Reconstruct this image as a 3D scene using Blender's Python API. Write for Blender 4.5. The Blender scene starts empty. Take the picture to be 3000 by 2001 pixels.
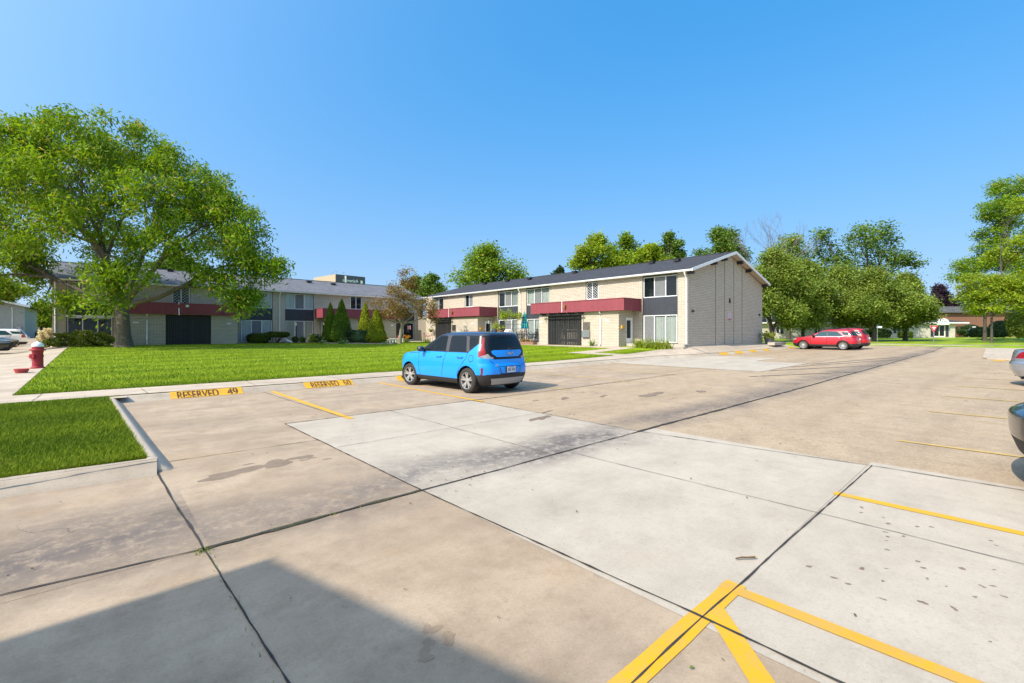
import bpy, bmesh, math, random
import numpy as np
from mathutils import Vector, Matrix
R = math.radians
S = bpy.context.scene
COL = S.collection
rng = np.random.default_rng(7)
random.seed(7)
FW = (0.6743, 0.7385); RT = (0.7385, -0.6743)      # camera forward and right on the ground
SUN_EL, SUN_AZ = 42.0, 2.0                          # sun stands over -x, a little to +y

# ---------------------------------------------------------------- objects
def tag(o, label=None, cat=None, group=None, kind=None):
    if label: o['label'] = label
    if cat: o['category'] = cat
    if group: o['group'] = group
    if kind: o['kind'] = kind
    return o
def thing(name, label, cat, loc=(0, 0, 0), rz=0, group=None):
    o = bpy.data.objects.new(name, None); COL.objects.link(o)
    o.location = loc; o.rotation_euler = (0, 0, rz); o.empty_display_size = .2
    return tag(o, label, cat, group)
def link(name, me, mats, parent=None, smooth=False):
    me.name = name
    for m in (mats if isinstance(mats, (list, tuple)) else [mats]): me.materials.append(m)
    if smooth: me.polygons.foreach_set('use_smooth', [True]*len(me.polygons))
    o = bpy.data.objects.new(name, me); COL.objects.link(o)
    if parent is not None: o.parent = parent
    return o
def copy_tree(o, parent=None):
    c = o.copy(); COL.objects.link(c)
    if parent is not None: c.parent = parent
    for ch in list(o.children): copy_tree(ch, c)
    return c

class Fr:                                           # a wall's own axes: along, outward, up
    def __init__(s, o=(0, 0), ax=(1, 0), nr=(0, 1), z=0): s.o, s.ax, s.nr, s.z = o, ax, nr, z
    def P(s, a, n, z): return (s.o[0]+s.ax[0]*a+s.nr[0]*n, s.o[1]+s.ax[1]*a+s.nr[1]*n, s.z+z)
ID = Fr()
class MB:
    def __init__(s): s.v = []; s.f = []; s.m = []; s.uv = []
    def face(s, pts, m=0, uv=None):
        b = len(s.v); s.v += [tuple(p) for p in pts]; s.f.append(list(range(b, b+len(pts)))); s.m.append(m)
        s.uv.append(uv or [(p[0], p[1]) for p in pts])
    def box(s, fr, a0, a1, n0, n1, z0, z1, m=0):
        P = fr.P
        for q in (('n', n0), ('n', n1)):
            s.face([P(a, q[1], z) for a, z in ((a0, z0), (a1, z0), (a1, z1), (a0, z1))], m, [(a0, z0), (a1, z0), (a1, z1), (a0, z1)])
        for q in (a0, a1):
            s.face([P(q, n, z) for n, z in ((n0, z0), (n1, z0), (n1, z1), (n0, z1))], m, [(n0, z0), (n1, z0), (n1, z1), (n0, z1)])
        for q in (z0, z1):
            s.face([P(a, n, q) for a, n in ((a0, n0), (a1, n0), (a1, n1), (a0, n1))], m, [(a0, n0), (a1, n0), (a1, n1), (a0, n1)])
        return s
    def prism(s, pts, fn, d0, d1, m=0):             # 2-D outline pts extruded; fn(u, v, d) -> 3-D
        n = len(pts)
        s.face([fn(u, v, d0) for u, v in pts], m, list(pts)); s.face([fn(u, v, d1) for u, v in pts], m, list(pts))
        L = 0
        for i in range(n):
            a, b = pts[i], pts[(i+1) % n]; l = math.dist(a, b)
            s.face([fn(*a, d0), fn(*b, d0), fn(*b, d1), fn(*a, d1)], m, [(L, d0), (L+l, d0), (L+l, d1), (L, d1)]); L += l
        return s
    def tube(s, pts, rad, k=8, m=0, cap=True):
        pts = [Vector(p) for p in pts]
        if not isinstance(rad, (list, tuple)): rad = [rad]*len(pts)
        ref = None; rings = []
        for i, p in enumerate(pts):
            t = (pts[min(i+1, len(pts)-1)]-pts[max(i-1, 0)]).normalized()
            if ref is None: ref = t.orthogonal().normalized()
            ref = (ref-t*ref.dot(t)).normalized(); b = t.cross(ref)
            rings.append([p+(ref*math.cos(2*math.pi*j/k)+b*math.sin(2*math.pi*j/k))*rad[i] for j in range(k)])
        b0 = len(s.v)
        for r in rings: s.v += [tuple(q) for q in r]
        for i in range(len(rings)-1):
            for j in range(k):
                q = [b0+i*k+j, b0+i*k+(j+1) % k, b0+(i+1)*k+(j+1) % k, b0+(i+1)*k+j]
                s.f.append(q); s.m.append(m); s.uv.append([(j/k, i), ((j+1)/k, i), ((j+1)/k, i+1), (j/k, i+1)])
        if cap:
            for e in (0, len(rings)-1):
                s.f.append([b0+e*k+j for j in range(k)]); s.m.append(m); s.uv.append([(0, 0)]*k)
        return s
    def lathe(s, prof, c=(0, 0, 0), k=24, axis='z', m=0):
        b0 = len(s.v)
        for r, h in prof:
            for j in range(k):
                t = 2*math.pi*j/k; x, y = r*math.cos(t), r*math.sin(t)
                s.v.append((c[0]+x, c[1]+y, c[2]+h) if axis == 'z' else (c[0]+x, c[1]+h, c[2]+y) if axis == 'y' else (c[0]+h, c[1]+x, c[2]+y))
        for i in range(len(prof)-1):
            for j in range(k):
                s.f.append([b0+i*k+j, b0+i*k+(j+1) % k, b0+(i+1)*k+(j+1) % k, b0+(i+1)*k+j]); s.m.append(m)
                s.uv.append([(j/k, i), ((j+1)/k, i), ((j+1)/k, i+1), (j/k, i+1)])
        return s
    def build(s, name, mats, parent=None, smooth=False, recalc=True, bevel=0):
        me = bpy.data.meshes.new(name); me.from_pydata(s.v, [], s.f)
        uv = me.uv_layers.new(name='UVMap')
        uv.data.foreach_set('uv', np.array([c for f in s.uv for c in f], dtype=np.float32).ravel())
        me.polygons.foreach_set('material_index', s.m)
        if recalc or bevel:
            bm = bmesh.new(); bm.from_mesh(me)
            if smooth or bevel: bmesh.ops.remove_doubles(bm, verts=bm.verts, dist=1e-5)
            bmesh.ops.recalc_face_normals(bm, faces=bm.faces)
            if bevel: bmesh.ops.bevel(bm, geom=list(bm.edges), offset=bevel, segments=2, affect='EDGES', clamp_overlap=True)
            bm.to_mesh(me); bm.free()
        return link(name, me, mats, parent, smooth)
def npmesh(name, V, F, mats, parent=None, midx=None, smooth=False):
    me = bpy.data.meshes.new(name); n = len(F); k = F.shape[1]
    me.vertices.add(len(V)); me.vertices.foreach_set('co', np.ascontiguousarray(V, dtype=np.float32).ravel())
    me.loops.add(n*k); me.loops.foreach_set('vertex_index', np.ascontiguousarray(F, dtype=np.int32).ravel())
    me.polygons.add(n); me.polygons.foreach_set('loop_start', np.arange(0, n*k, k, dtype=np.int32))
    if midx is not None: me.polygons.foreach_set('material_index', np.ascontiguousarray(midx, dtype=np.int32))
    me.update(calc_edges=True)
    return link(name, me, mats, parent, smooth)
def text_mesh(body, size, mat, name, parent, M, depth=.004, offset=0, sx=1, align='CENTER'):
    cu = bpy.data.curves.new('tmp', 'FONT'); cu.body = body; cu.size = size; cu.extrude = depth; cu.offset = offset
    cu.align_x = align; cu.align_y = 'CENTER'
    o = bpy.data.objects.new('tmp', cu); COL.objects.link(o)
    dg = bpy.context.evaluated_depsgraph_get(); me = bpy.data.meshes.new_from_object(o.evaluated_get(dg))
    bpy.data.objects.remove(o); bpy.data.curves.remove(cu)
    me.materials.clear()
    me.transform(Matrix.Diagonal((sx, 1, 1, 1))); me.transform(M)
    return link(name, me, mat, parent)
def basis(o, x, y, z):
    M = Matrix.Identity(4)
    for i, c in enumerate((x, y, z)):
        for j in range(3): M[j][i] = c[j]
    M.translation = Vector(o); return M

# ---------------------------------------------------------------- materials
class NT:
    def __init__(s, name):
        s.mat = bpy.data.materials.new(name); s.mat.use_nodes = True; s.t = s.mat.node_tree
        s.b = s.t.nodes['Principled BSDF']; s.out = s.t.nodes['Material Output']
    def n(s, typ, **kw):
        q = s.t.nodes.new('ShaderNode'+typ)
        for k, v in kw.items():
            if k.startswith('i_'): q.inputs[k[2:].replace('_', ' ')].default_value = v
            else: setattr(q, k, v)
        return q
    def l(s, a, b): s.t.links.new(a, b)
    def noise(s, vec, scale, detail=4, rough=.55, out='Fac'):
        q = s.n('TexNoise', i_Scale=scale, i_Detail=detail, i_Roughness=rough)
        if vec is not None: s.l(vec, q.inputs['Vector'])
        return q.outputs[out]
    def ramp(s, f, stops):
        q = s.n('ValToRGB'); e = q.color_ramp.elements
        while len(e) < len(stops): e.new(.5)
        for i, (p, c) in enumerate(stops): e[i].position = p; e[i].color = (*c, 1) if len(c) == 3 else c
        s.l(f, q.inputs[0]); return q.outputs[0]
    def mix(s, f, a, b, mode='MIX'):
        q = s.n('MixRGB', blend_type=mode)
        for i, v in enumerate((f, a, b)):
            if isinstance(v, (int, float)): q.inputs[i].default_value = v
            elif isinstance(v, tuple): q.inputs[i].default_value = (*v, 1)
            else: s.l(v, q.inputs[i])
        return q.outputs[0]
    def math(s, op, a, b=None, c=None, clamp=False):
        q = s.n('Math', operation=op); q.use_clamp = clamp
        for i, v in enumerate((a, b, c)):
            if v is None: continue
            if isinstance(v, (int, float)): q.inputs[i].default_value = v
            else: s.l(v, q.inputs[i])
        return q.outputs[0]
    def bump(s, h, strength=.3, dist=.02):
        q = s.n('Bump', i_Strength=strength, i_Distance=dist); s.l(h, q.inputs['Height']); s.l(q.outputs[0], s.b.inputs['Normal'])
    def pos(s): return s.n('NewGeometry').outputs['Position']
    def obj(s): return s.n('TexCoord').outputs['Object']
    def uv(s): return s.n('TexCoord').outputs['UV']
    def col(s, c): s.l(c, s.b.inputs['Base Color'])
    def set(s, **kw):
        for k, v in kw.items():
            k = k.replace('_', ' ')
            s.b.inputs[k].default_value = (*v, 1) if isinstance(v, tuple) else v
        return s
def plain(name, c, rough=.6, metal=0, var=.12, scale=6, **kw):
    m = NT(name); m.set(Roughness=rough, Metallic=metal, **kw)
    n = m.noise(m.obj(), scale, 5)
    m.col(m.ramp(n, [(.3, tuple(x*(1-var) for x in c)), (.7, tuple(min(1, x*(1+var)) for x in c))]))
    return m.mat
def paint(name, c, coat=1, rough=.35, metal=0):
    m = NT(name); m.set(Base_Color=c, Roughness=rough, Metallic=metal, Coat_Weight=coat, Coat_Roughness=.03)
    n = m.noise(m.obj(), 4, 3); m.l(m.math('MULTIPLY_ADD', n, .12, rough-.06), m.b.inputs['Roughness'])
    return m.mat
def glassm(name, tint=(.03, .04, .045), trans=.5, rough=.02):
    m = NT(name); t = m.t
    m.set(Base_Color=tint, Roughness=rough, Specular_IOR_Level=.6)
    tr = m.n('BsdfTransparent'); tr.inputs[0].default_value = (.985, .99, .99, 1)
    fr = m.n('LayerWeight', i_Blend=.25)
    mx = m.n('MixShader'); f = m.math('MULTIPLY', m.math('SUBTRACT', 1, fr.outputs['Fresnel']), trans, clamp=True)
    m.l(f, mx.inputs[0]); m.l(m.b.outputs[0], mx.inputs[1]); m.l(tr.outputs[0], mx.inputs[2]); m.l(mx.outputs[0], m.out.inputs[0])
    return m.mat
def leafm(name, dark, light, accent=None, acc=.05, trans=.35):
    m = NT(name); g = m.n('NewGeometry'); r = g.outputs['Random Per Island']
    big = m.noise(g.outputs['Position'], .55, 3)
    f = m.math('ADD', m.math('MULTIPLY', r, .55), m.math('MULTIPLY_ADD', big, 1.3, -.42), clamp=True)
    c = m.ramp(f, [(.1, dark), (.85, light)])
    if accent:
        c = m.mix(m.math('GREATER_THAN', m.math('FRACT', m.math('MULTIPLY', r, 37.7)), 1-acc), c, accent)
    m.col(c); m.set(Roughness=.55, Specular_IOR_Level=.25)
    tl = m.n('BsdfTranslucent'); m.l(m.mix(1, c, (1.25, 1.15, .5), 'MULTIPLY'), tl.inputs[0])
    mx = m.n('MixShader'); mx.inputs[0].default_value = trans
    m.l(m.b.outputs[0], mx.inputs[1]); m.l(tl.outputs[0], mx.inputs[2]); m.l(mx.outputs[0], m.out.inputs[0])
    return m.mat

def concrete(name, c0, c1, speck=.35, valley=0, rust=.25, agg=0, streak=0, lanes=.5, crack=.8, mott=.6):
    m = NT(name); p = m.pos(); sx = m.n('SeparateXYZ'); m.l(p, sx.inputs[0])
    big = m.noise(p, .5, 6, .65); mid = m.noise(p, 2.3, 8, .72); fine = m.noise(p, 75, 5, .85); grit = m.noise(p, 22, 6, .8)
    def dk(c, k, t=(1, .97, .93)): return tuple(x*k*q for x, q in zip(c, t))
    c = m.ramp(big, [(.28, c0), (.72, c1)])
    c = m.mix(m.ramp(mid, [(.46, (0, 0, 0)), (.66, (mott,)*3)]), c, dk(c0, .72))
    c = m.mix(m.ramp(mid, [(.28, (.45,)*3), (.44, (0, 0, 0))]), c, tuple(min(1, x*1.14) for x in c1))
    if lanes:                                      # long worn bands in the driving direction
        mp = m.n('Mapping'); mp.inputs['Scale'].default_value = (.10, .95, 1); m.l(p, mp.inputs[0])
        ln = m.noise(mp.outputs[0], 1.0, 5, .6)
        c = m.mix(m.math('MULTIPLY', m.ramp(ln, [(.47, (0, 0, 0)), (.66, (1, 1, 1))]), m.math('MULTIPLY', m.ramp(grit, [(.3, (.5,)*3), (.6, (1, 1, 1))]), lanes)), c, dk(c0, .58, (1, .98, .97)))
        mp2 = m.n('Mapping'); mp2.inputs['Scale'].default_value = (1.6, .12, 1); m.l(p, mp2.inputs[0])
        l2 = m.noise(mp2.outputs[0], 1.2, 6, .65)
        c = m.mix(m.ramp(l2, [(.52, (0, 0, 0)), (.75, (lanes*.5,)*3)]), c, dk(c0, .66))
    c = m.mix(m.ramp(grit, [(.30, (.4,)*3), (.46, (0, 0, 0))]), c, dk(c0, .62))
    c = m.mix(m.ramp(fine, [(.34, (speck,)*3), (.48, (0, 0, 0))]), c, dk(c0, .38))
    c = m.mix(m.ramp(fine, [(.56, (0, 0, 0)), (.70, (speck*.7,)*3)]), c, tuple(min(1, x*1.55) for x in c1))
    if agg:
        v = m.n('TexVoronoi', i_Scale=42.0); m.l(p, v.inputs['Vector'])
        h = m.n('SeparateColor'); m.l(v.outputs['Color'], h.inputs[0])
        c = m.mix(agg, c, m.ramp(h.outputs[0], [(0, dk(c0, .42)), (.45, c0), (1, tuple(min(1, x*1.6) for x in c1))]))
    if rust:
        rm = m.noise(p, .8, 7, .72)
        c = m.mix(m.ramp(rm, [(.55, (0, 0, 0)), (.70, (rust,)*3)]), c, (.40, .235, .10))
    if valley:                                     # washed-in dirt along the drainage line of the lot
        wob = m.math('MULTIPLY_ADD', m.noise(p, .8, 6), 1.5, -.75)
        left = m.math('LESS_THAN', sx.outputs[0], .62)
        d = m.math('ABSOLUTE', m.math('ADD', m.math('SUBTRACT', sx.outputs[1], m.math('MULTIPLY_ADD', left, .35, 4.36)), wob))
        band = m.ramp(m.math('DIVIDE', d, m.math('MULTIPLY_ADD', left, .35, 1.0)), [(.02, (1, 1, 1)), (.82, (0, 0, 0))])
        xs = m.noise(p, .42, 2); scr = m.noise(p, 7, 8, .8)
        band = m.math('MULTIPLY', m.math('MULTIPLY', band, valley), m.math('MAXIMUM', m.math('MULTIPLY', left, .9), m.ramp(xs, [(.34, (.42,)*3), (.52, (1, 1, 1))])))
        band = m.math('MULTIPLY', band, m.ramp(scr, [(.36, (.2,)*3), (.52, (1, 1, 1))]))
        c = m.mix(band, c, (.12, .10, .092))
    if streak:                                     # oil and tyre stains
        st = m.noise(p, .6, 7, .66); st2 = m.noise(p, 9, 5, .7)
        f = m.math('MULTIPLY', m.ramp(st, [(.5, (0, 0, 0)), (.66, (streak,)*3)]), m.ramp(st2, [(.3, (.35,)*3), (.58, (1, 1, 1))]))
        c = m.mix(f, c, (.14, .115, .10))
    if crack:                                      # hairline cracks
        dd = m.n('VectorMath', operation='ADD'); ns = m.n('TexNoise', i_Scale=1.7, i_Detail=6.0); m.l(p, ns.inputs['Vector']); m.l(p, dd.inputs[0])
        sc = m.n('VectorMath', operation='SCALE'); sc.inputs['Scale'].default_value = .7; m.l(ns.outputs['Color'], sc.inputs[0]); m.l(sc.outputs[0], dd.inputs[1])
        v = m.n('TexVoronoi', i_Scale=.33, feature='DISTANCE_TO_EDGE'); m.l(dd.outputs[0], v.inputs['Vector'])
        f = m.math('MULTIPLY', m.math('LESS_THAN', v.outputs['Distance'], .0016), m.ramp(m.noise(p, .35, 2), [(.5, (0, 0, 0)), (.56, (crack,)*3)]))
        c = m.mix(f, c, (.06, .05, .042))
    dv = m.n('TexVoronoi', i_Scale=4.5, feature='F1'); m.l(p, dv.inputs['Vector'])
    dm = m.math('MULTIPLY', m.math('LESS_THAN', dv.outputs['Distance'], .035), m.ramp(m.noise(p, .5, 3), [(.5, (0, 0, 0)), (.6, (.5,)*3)]))
    c = m.mix(dm, c, (.13, .11, .095))
    m.col(c); m.set(Roughness=.88, Specular_IOR_Level=.25)
    m.bump(m.math('ADD', m.math('MULTIPLY', fine, .6), m.math('ADD', m.math('MULTIPLY', grit, .5), mid)), .3, .01)
    return m.mat
def brick(name, c, mortar, w=.40, h=.118, gap=.016):
    m = NT(name); uv = m.uv()
    b = m.n('TexBrick', i_Scale=1.0, i_Mortar_Size=gap, i_Brick_Width=w, i_Row_Height=h, i_Mortar_Smooth=.25, i_Bias=0.0)
    b.offset = .5; m.l(uv, b.inputs['Vector'])
    b.inputs['Color1'].default_value = (*[x*.9 for x in c], 1); b.inputs['Color2'].default_value = (*[min(1, x*1.08) for x in c], 1)
    b.inputs['Mortar'].default_value = (*mortar, 1)
    n = m.noise(uv, 1.2, 5); n2 = m.noise(uv, 22, 4)
    cc = m.mix(m.ramp(n, [(.35, (0, 0, 0)), (.75, (.4,)*3)]), b.outputs[0], tuple(x*.75 for x in c))
    cc = m.mix(m.ramp(n2, [(.35, (.25,)*3), (.6, (0, 0, 0))]), cc, tuple(x*.6 for x in c))
    m.col(cc); m.set(Roughness=.85, Specular_IOR_Level=.3)
    m.bump(m.math('ADD', m.math('SUBTRACT', 1, b.outputs['Fac']), m.math('MULTIPLY', n2, .4)), .6, .012)
    return m.mat
def boards(name, c, pitch=.2, gap=.06, rough=.6, var=.12):
    m = NT(name); uv = m.uv(); sx = m.n('SeparateXYZ'); m.l(uv, sx.inputs[0])
    u = m.math('DIVIDE', sx.outputs[0], pitch); fr = m.math('FRACT', u); idx = m.math('FLOOR', u)
    g = m.math('LESS_THAN', fr, gap)
    wn = m.n('TexWhiteNoise', noise_dimensions='1D'); m.l(idx, wn.inputs['W'])
    base = m.ramp(wn.outputs[0], [(0, tuple(x*(1-var) for x in c)), (1, tuple(min(1, x*(1+var)) for x in c))])
    n = m.noise(uv, 3, 5); base = m.mix(m.ramp(n, [(.4, (0, 0, 0)), (.8, (.35,)*3)]), base, tuple(min(1, x*1.35+.01) for x in c))
    m.col(m.mix(g, base, tuple(x*.3 for x in c))); m.set(Roughness=rough)
    m.bump(m.math('SUBTRACT', 1, g), .6, .01)
    return m.mat
def shingles(name, c):
    m = NT(name); uv = m.uv()
    b = m.n('TexBrick', i_Scale=1.0, i_Mortar_Size=.008, i_Brick_Width=.32, i_Row_Height=.145, i_Mortar_Smooth=.1)
    m.l(uv, b.inputs['Vector'])
    b.inputs['Color1'].default_value = (*[x*.7 for x in c], 1); b.inputs['Color2'].default_value = (*[x*1.3 for x in c], 1)
    b.inputs['Mortar'].default_value = (*[x*.45 for x in c], 1)
    n = m.noise(uv, .5, 4); n2 = m.noise(uv, 40, 3)
    cc = m.mix(m.ramp(n, [(.35, (0, 0, 0)), (.7, (.35,)*3)]), b.outputs[0], tuple(x*1.35 for x in c))
    cc = m.mix(m.ramp(n2, [(.35, (.4,)*3), (.6, (0, 0, 0))]), cc, tuple(x*.55 for x in c))
    m.col(cc); m.set(Roughness=.92, Specular_IOR_Level=.2); m.bump(n2, .4, .01)
    return m.mat
def grassm(name):
    m = NT(name); p = m.pos(); g = m.n('NewGeometry')
    a = m.noise(p, .25, 4); b = m.noise(p, 1.6, 5, .7); f = m.noise(p, 30, 3, .7)
    sx = m.n('SeparateXYZ'); m.l(p, sx.inputs[0])
    stripe = m.math('SINE', m.math('MULTIPLY', m.math('ADD', sx.outputs[1], m.math('MULTIPLY', a, 1.5)), 2.6))
    t = m.math('ADD', m.math('MULTIPLY_ADD', stripe, .12, -.12), m.math('ADD', m.math('MULTIPLY', a, .45), m.math('MULTIPLY', b, .6)))
    t = m.math('ADD', t, m.math('MULTIPLY_ADD', g.outputs['Random Per Island'], .5, -.2))
    c = m.ramp(t, [(.18, GRASS_D), (.55, GRASS_M), (.95, GRASS_L)])
    dry = m.noise(p, .9, 6, .7); c = m.mix(m.ramp(dry, [(.58, (0, 0, 0)), (.74, (.55,)*3)]), c, (.36, .33, .06))
    c = m.mix(m.ramp(f, [(.3, (.5,)*3), (.55, (0, 0, 0))]), c, tuple(x*.55 for x in GRASS_D))
    m.col(c); m.set(Roughness=.7, Specular_IOR_Level=.2); m.bump(f, .6, .03)
    return m.mat
GRASS_D, GRASS_M, GRASS_L = (.12, .20, .004), (.245, .335, .007), (.38, .44, .02)
# ================================================================ terrain
def clamp(x, a=0., b=1.): return np.minimum(np.maximum(x, a), b)
def sst(x): x = clamp(x); return x*x*(3-2*x)
def lot_z(U, V):
    U = np.asarray(U, float); V = np.asarray(V, float)
    return .006*clamp(U-10, 0, 60)*sst((V-1)/6)+.30*sst((U-46)/11)*(1-sst((V-1)/6)*.85)
def ter_z(U, V):
    U = np.asarray(U, float); V = np.asarray(V, float)
    A = .14+.46*clamp((U-12)/17)**2.5; B = .14+.43*clamp((V-15)/25)*(1-.6*sst((-1.4-U)/2.5))
    T = .62-(.62-A)*(.62-B)/.48
    far = sst((U-46)/14); T = T*(1-far)+far*.42
    return T+sst((V-60)/60)*.45+sst((U-62)/60)*.3
def kv(U): return 13.6-.85*sst((np.asarray(U, float)-24)/5)     # the kerb line
def gz(U, V):
    U = np.asarray(U, float); V = np.asarray(V, float); k = kv(U)
    L = lot_z(U, V); T = ter_z(U, np.maximum(V, 13.9)); K = lot_z(U, k)+.14; T = K+(T-K)*sst((V-k-.3)/1.5); w = sst((V-k)/.3)
    far = sst((U-56.2)/1.2)
    return (L*(1-w)+T*w)*(1-far)+ter_z(U, 20)*far
def g(u, v): return float(gz(u, v))
def sheet(name, poly_or_rect, dz, mat, kind='structure', step=1.0, zf=None, parent=None):
    u0, u1, v0, v1 = poly_or_rect
    us = np.linspace(u0, u1, max(2, int(math.ceil((u1-u0)/step))+1)); vs = np.linspace(v0, v1, max(2, int(math.ceil((v1-v0)/step))+1))
    U, V = np.meshgrid(us, vs); Z = (zf or gz)(U, V)+dz
    P = np.stack([U.ravel(), V.ravel(), Z.ravel()], 1); nx = len(us); F = []
    i = np.arange(len(vs)-1)[:, None]*nx+np.arange(nx-1)[None]; i = i.ravel()
    o = npmesh(name, P, np.stack([i, i+1, i+1+nx, i+nx], 1), mat, parent, smooth=True)
    return tag(o, kind=kind) if parent is None else o
M_grass = grassm('grass')
GK = (GRASS_D, GRASS_M, GRASS_L); GRASS_D, GRASS_M, GRASS_L = [tuple(q*k for q, k in zip(c, (.85, .86, .95))) for c in GK]; M_grass2 = grassm('shade_tinted_grass'); GRASS_D, GRASS_M, GRASS_L = GK  # island turf colour darkened in place of shade between its blades
M_old = concrete('old_concrete', (.355, .265, .18), (.45, .345, .245), .3, valley=.9, streak=.3, rust=.3, crack=.5)
M_new = concrete('new_concrete', (.425, .362, .285), (.48, .412, .33), .25, valley=.95, rust=.08, streak=.2, crack=0, lanes=.3, mott=.35)
M_agg = concrete('aggregate_concrete', (.37, .275, .18), (.43, .325, .22), .4, valley=.8, agg=.18, rust=.15, streak=.22)
M_walk = concrete('sidewalk_concrete', (.46, .37, .28), (.54, .45, .35), .2, rust=.15, streak=.08)
M_joint = plain('joint_tar', (.035, .03, .026), .95, var=.5, scale=8)
M_moss = plain('joint_debris', (.07, .065, .025), .95, var=.6, scale=20)

# ground grid out to the horizon (grass); the lot and walks lie on it
cu = np.concatenate([[-2500, -1200, -600, -300, -150], np.arange(-90, -12, 6.), np.arange(-12, 64, .75), np.arange(64, 130, 5.), [140, 180, 260, 400, 700, 1300, 2500]])
cv = np.concatenate([[-2500, -1200, -500, -200, -90, -50, -30], np.arange(-20, 13, 1.5), [13.2, 13.62, 13.75, 13.88, 14.1], np.arange(14.6, 64, .75), np.arange(64, 130, 5.), [140, 180, 260, 400, 700, 1300, 2500]])
U, V = np.meshgrid(cu, cv); Z = gz(U, V)
Z = np.where((V < 13.7) & (U < 57.0), Z-.05, Z); Z = np.where((V > 10.5) & (V < 14.5) & (U > 21.5) & (U < 46.8), Z-.28, Z)
Z = np.where((U < -1.5) & (V > 13.8) & (V < 130), Z-.03, Z)
nx = len(cu); i = (np.arange(len(cv)-1)[:, None]*nx+np.arange(nx-1)[None]).ravel()
tag(npmesh('ground', np.stack([U.ravel(), V.ravel(), Z.ravel()], 1), np.stack([i, i+1, i+1+nx, i+nx], 1), M_grass, smooth=True), kind='structure')

lot = sheet('parking_lot', (-40, 57.2, -30, 13.66), 0, M_agg, zf=lot_z)
for nm, r, m in (('pavement_slab', (-40, 2.432, 4.008, 13.62), M_old), ('pavement_slab', (-40, 2.432, -30, 4.004), M_old),
                 ('pavement_slab', (2.436, 16, 8.538, 13.62), M_old), ('pavement_slab', (2.436, 6.5, 4.008, 8.534), M_new),
                 ('pavement_slab', (2.436, 6.85, 1.162, 4.004), M_new), ('pavement_slab', (2.436, 7.05, -6, 1.158), M_new),
                 ('pavement_slab', (19.2, 25.6, 6.65, 13.62), M_new), ('pavement_slab', (25.62, 29, 9.0, 13.62), M_new)):
    sheet(nm, r, .004, m, step=1.5, zf=lot_z)
# the walk beside the lawn on the left, the drive behind, walks in front of the houses
sheet('sidewalk', (-5.0, -1.42, 13.87, 130), .012, M_walk, step=1.5)
sheet('side_drive', (-40, -5.0, 13.87, 130), .008, M_agg, step=2)
walk_e = 15.35
def walkmesh(u0, u1, v1, dz):
    us = np.arange(u0, u1+.01, .5); t = np.linspace(0, 1, 9); U, T_ = np.meshgrid(us, t); V = kv(U)+.27+(v1-kv(U)-.27)*T_; Z = gz(U, V)+dz; nx = len(us)
    i = (np.arange(8)[:, None]*nx+np.arange(nx-1)[None]).ravel()
    tag(npmesh('sidewalk', np.stack([U.ravel(), V.ravel(), Z.ravel()], 1), np.stack([i, i+1, i+1+nx, i+nx], 1), M_walk, smooth=True), kind='structure')
walkmesh(-1.42, 29.2, walk_e, .016); walkmesh(29.2, 46.4, 14.93, .016)
M_porch = concrete('porch_concrete', (.42, .37, .31), (.50, .45, .38), .2, rust=.05)
sheet('sidewalk', (21.9, 23.1, 15.35, 17.6), .012, M_walk, step=.5)
sheet('sidewalk', (21.9, 27.8, 17.6, 18.9), .014, M_walk, step=.5)
sheet('sidewalk', (26.7, 28.0, 18.9, 45.4), .014, M_walk, step=.6)
sheet('sidewalk', (24.6, 26.7, 44.2, 45.4), .012, M_walk, step=.6)
sheet('sidewalk', (20.6, 26.7, 42.6, 44.2), .013, M_walk, step=.6)
# far kerb and walk across the lot's end
M_kerb = concrete('kerb_concrete', (.43, .35, .265), (.50, .42, .33), .3, rust=.1, streak=.12)
def kerb(name, path, prof, mat=M_kerb):            # prof: (offset to the left of travel, height); path follows gz of the lot
    P = []; F = []; n = len(prof)
    for k, q_ in enumerate(path):
        u, v, zb = q_[:3]; hs = q_[3] if len(q_) > 3 else 1
        a = path[max(k-1, 0)]; b = path[min(k+1, len(path)-1)]; d = Vector((b[0]-a[0], b[1]-a[1])).normalized()
        for o, h in prof: P.append((u-d.y*o, v+d.x*o, zb+h*hs))
    for k in range(len(path)-1):
        for j in range(n-1): F.append((k*n+j, k*n+j+1, (k+1)*n+j+1, (k+1)*n+j))
    return tag(npmesh(name, np.array(P), np.array(F), mat, smooth=True), kind='structure')
KP = [(-.02, -.02), (.0, .008), (.10, .04), (.17, .10), (.22, .125), (.30, .135), (.34, .13), (.36, .02)]
pth = [(u, float(kv(u))-.02, float(lot_z(u, kv(u)))) for u in np.arange(.38, 46.5, .6)]
kerb('kerb', pth, KP)
cr = [(.52, 6.62), (.53, 6.9), (.5, 8), (.46, 10), (.42, 12), (.38, 13.0), (.36, 13.6)]
mk = NT('scuffed_kerb'); p_ = mk.pos(); sx_ = mk.n('SeparateXYZ'); mk.l(p_, sx_.inputs[0])
n_ = mk.noise(p_, 1.1, 5, .7); n2_ = mk.noise(p_, 24, 4, .7)
d_ = mk.math('ABSOLUTE', mk.math('SUBTRACT', sx_.outputs[2], mk.math('MULTIPLY_ADD', mk.noise(p_, 2.2, 3), .05, -.008)))
f_ = mk.math('MULTIPLY', mk.ramp(d_, [(0, (1, 1, 1)), (.02, (0, 0, 0))]), mk.ramp(n2_, [(.3, (.35,)*3), (.6, (1, 1, 1))]))
f_ = mk.math('MULTIPLY', f_, mk.ramp(sx_.outputs[1], [(0, (1, 1, 1)), (1, (1, 1, 1))]))
mk.col(mk.mix(mk.math('MULTIPLY', f_, .55), mk.ramp(n_, [(.3, (.45, .355, .26)), (.7, (.52, .425, .32))]), (.055, .05, .052))); mk.set(Roughness=.9); mk.bump(n2_, .4, .01)
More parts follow.
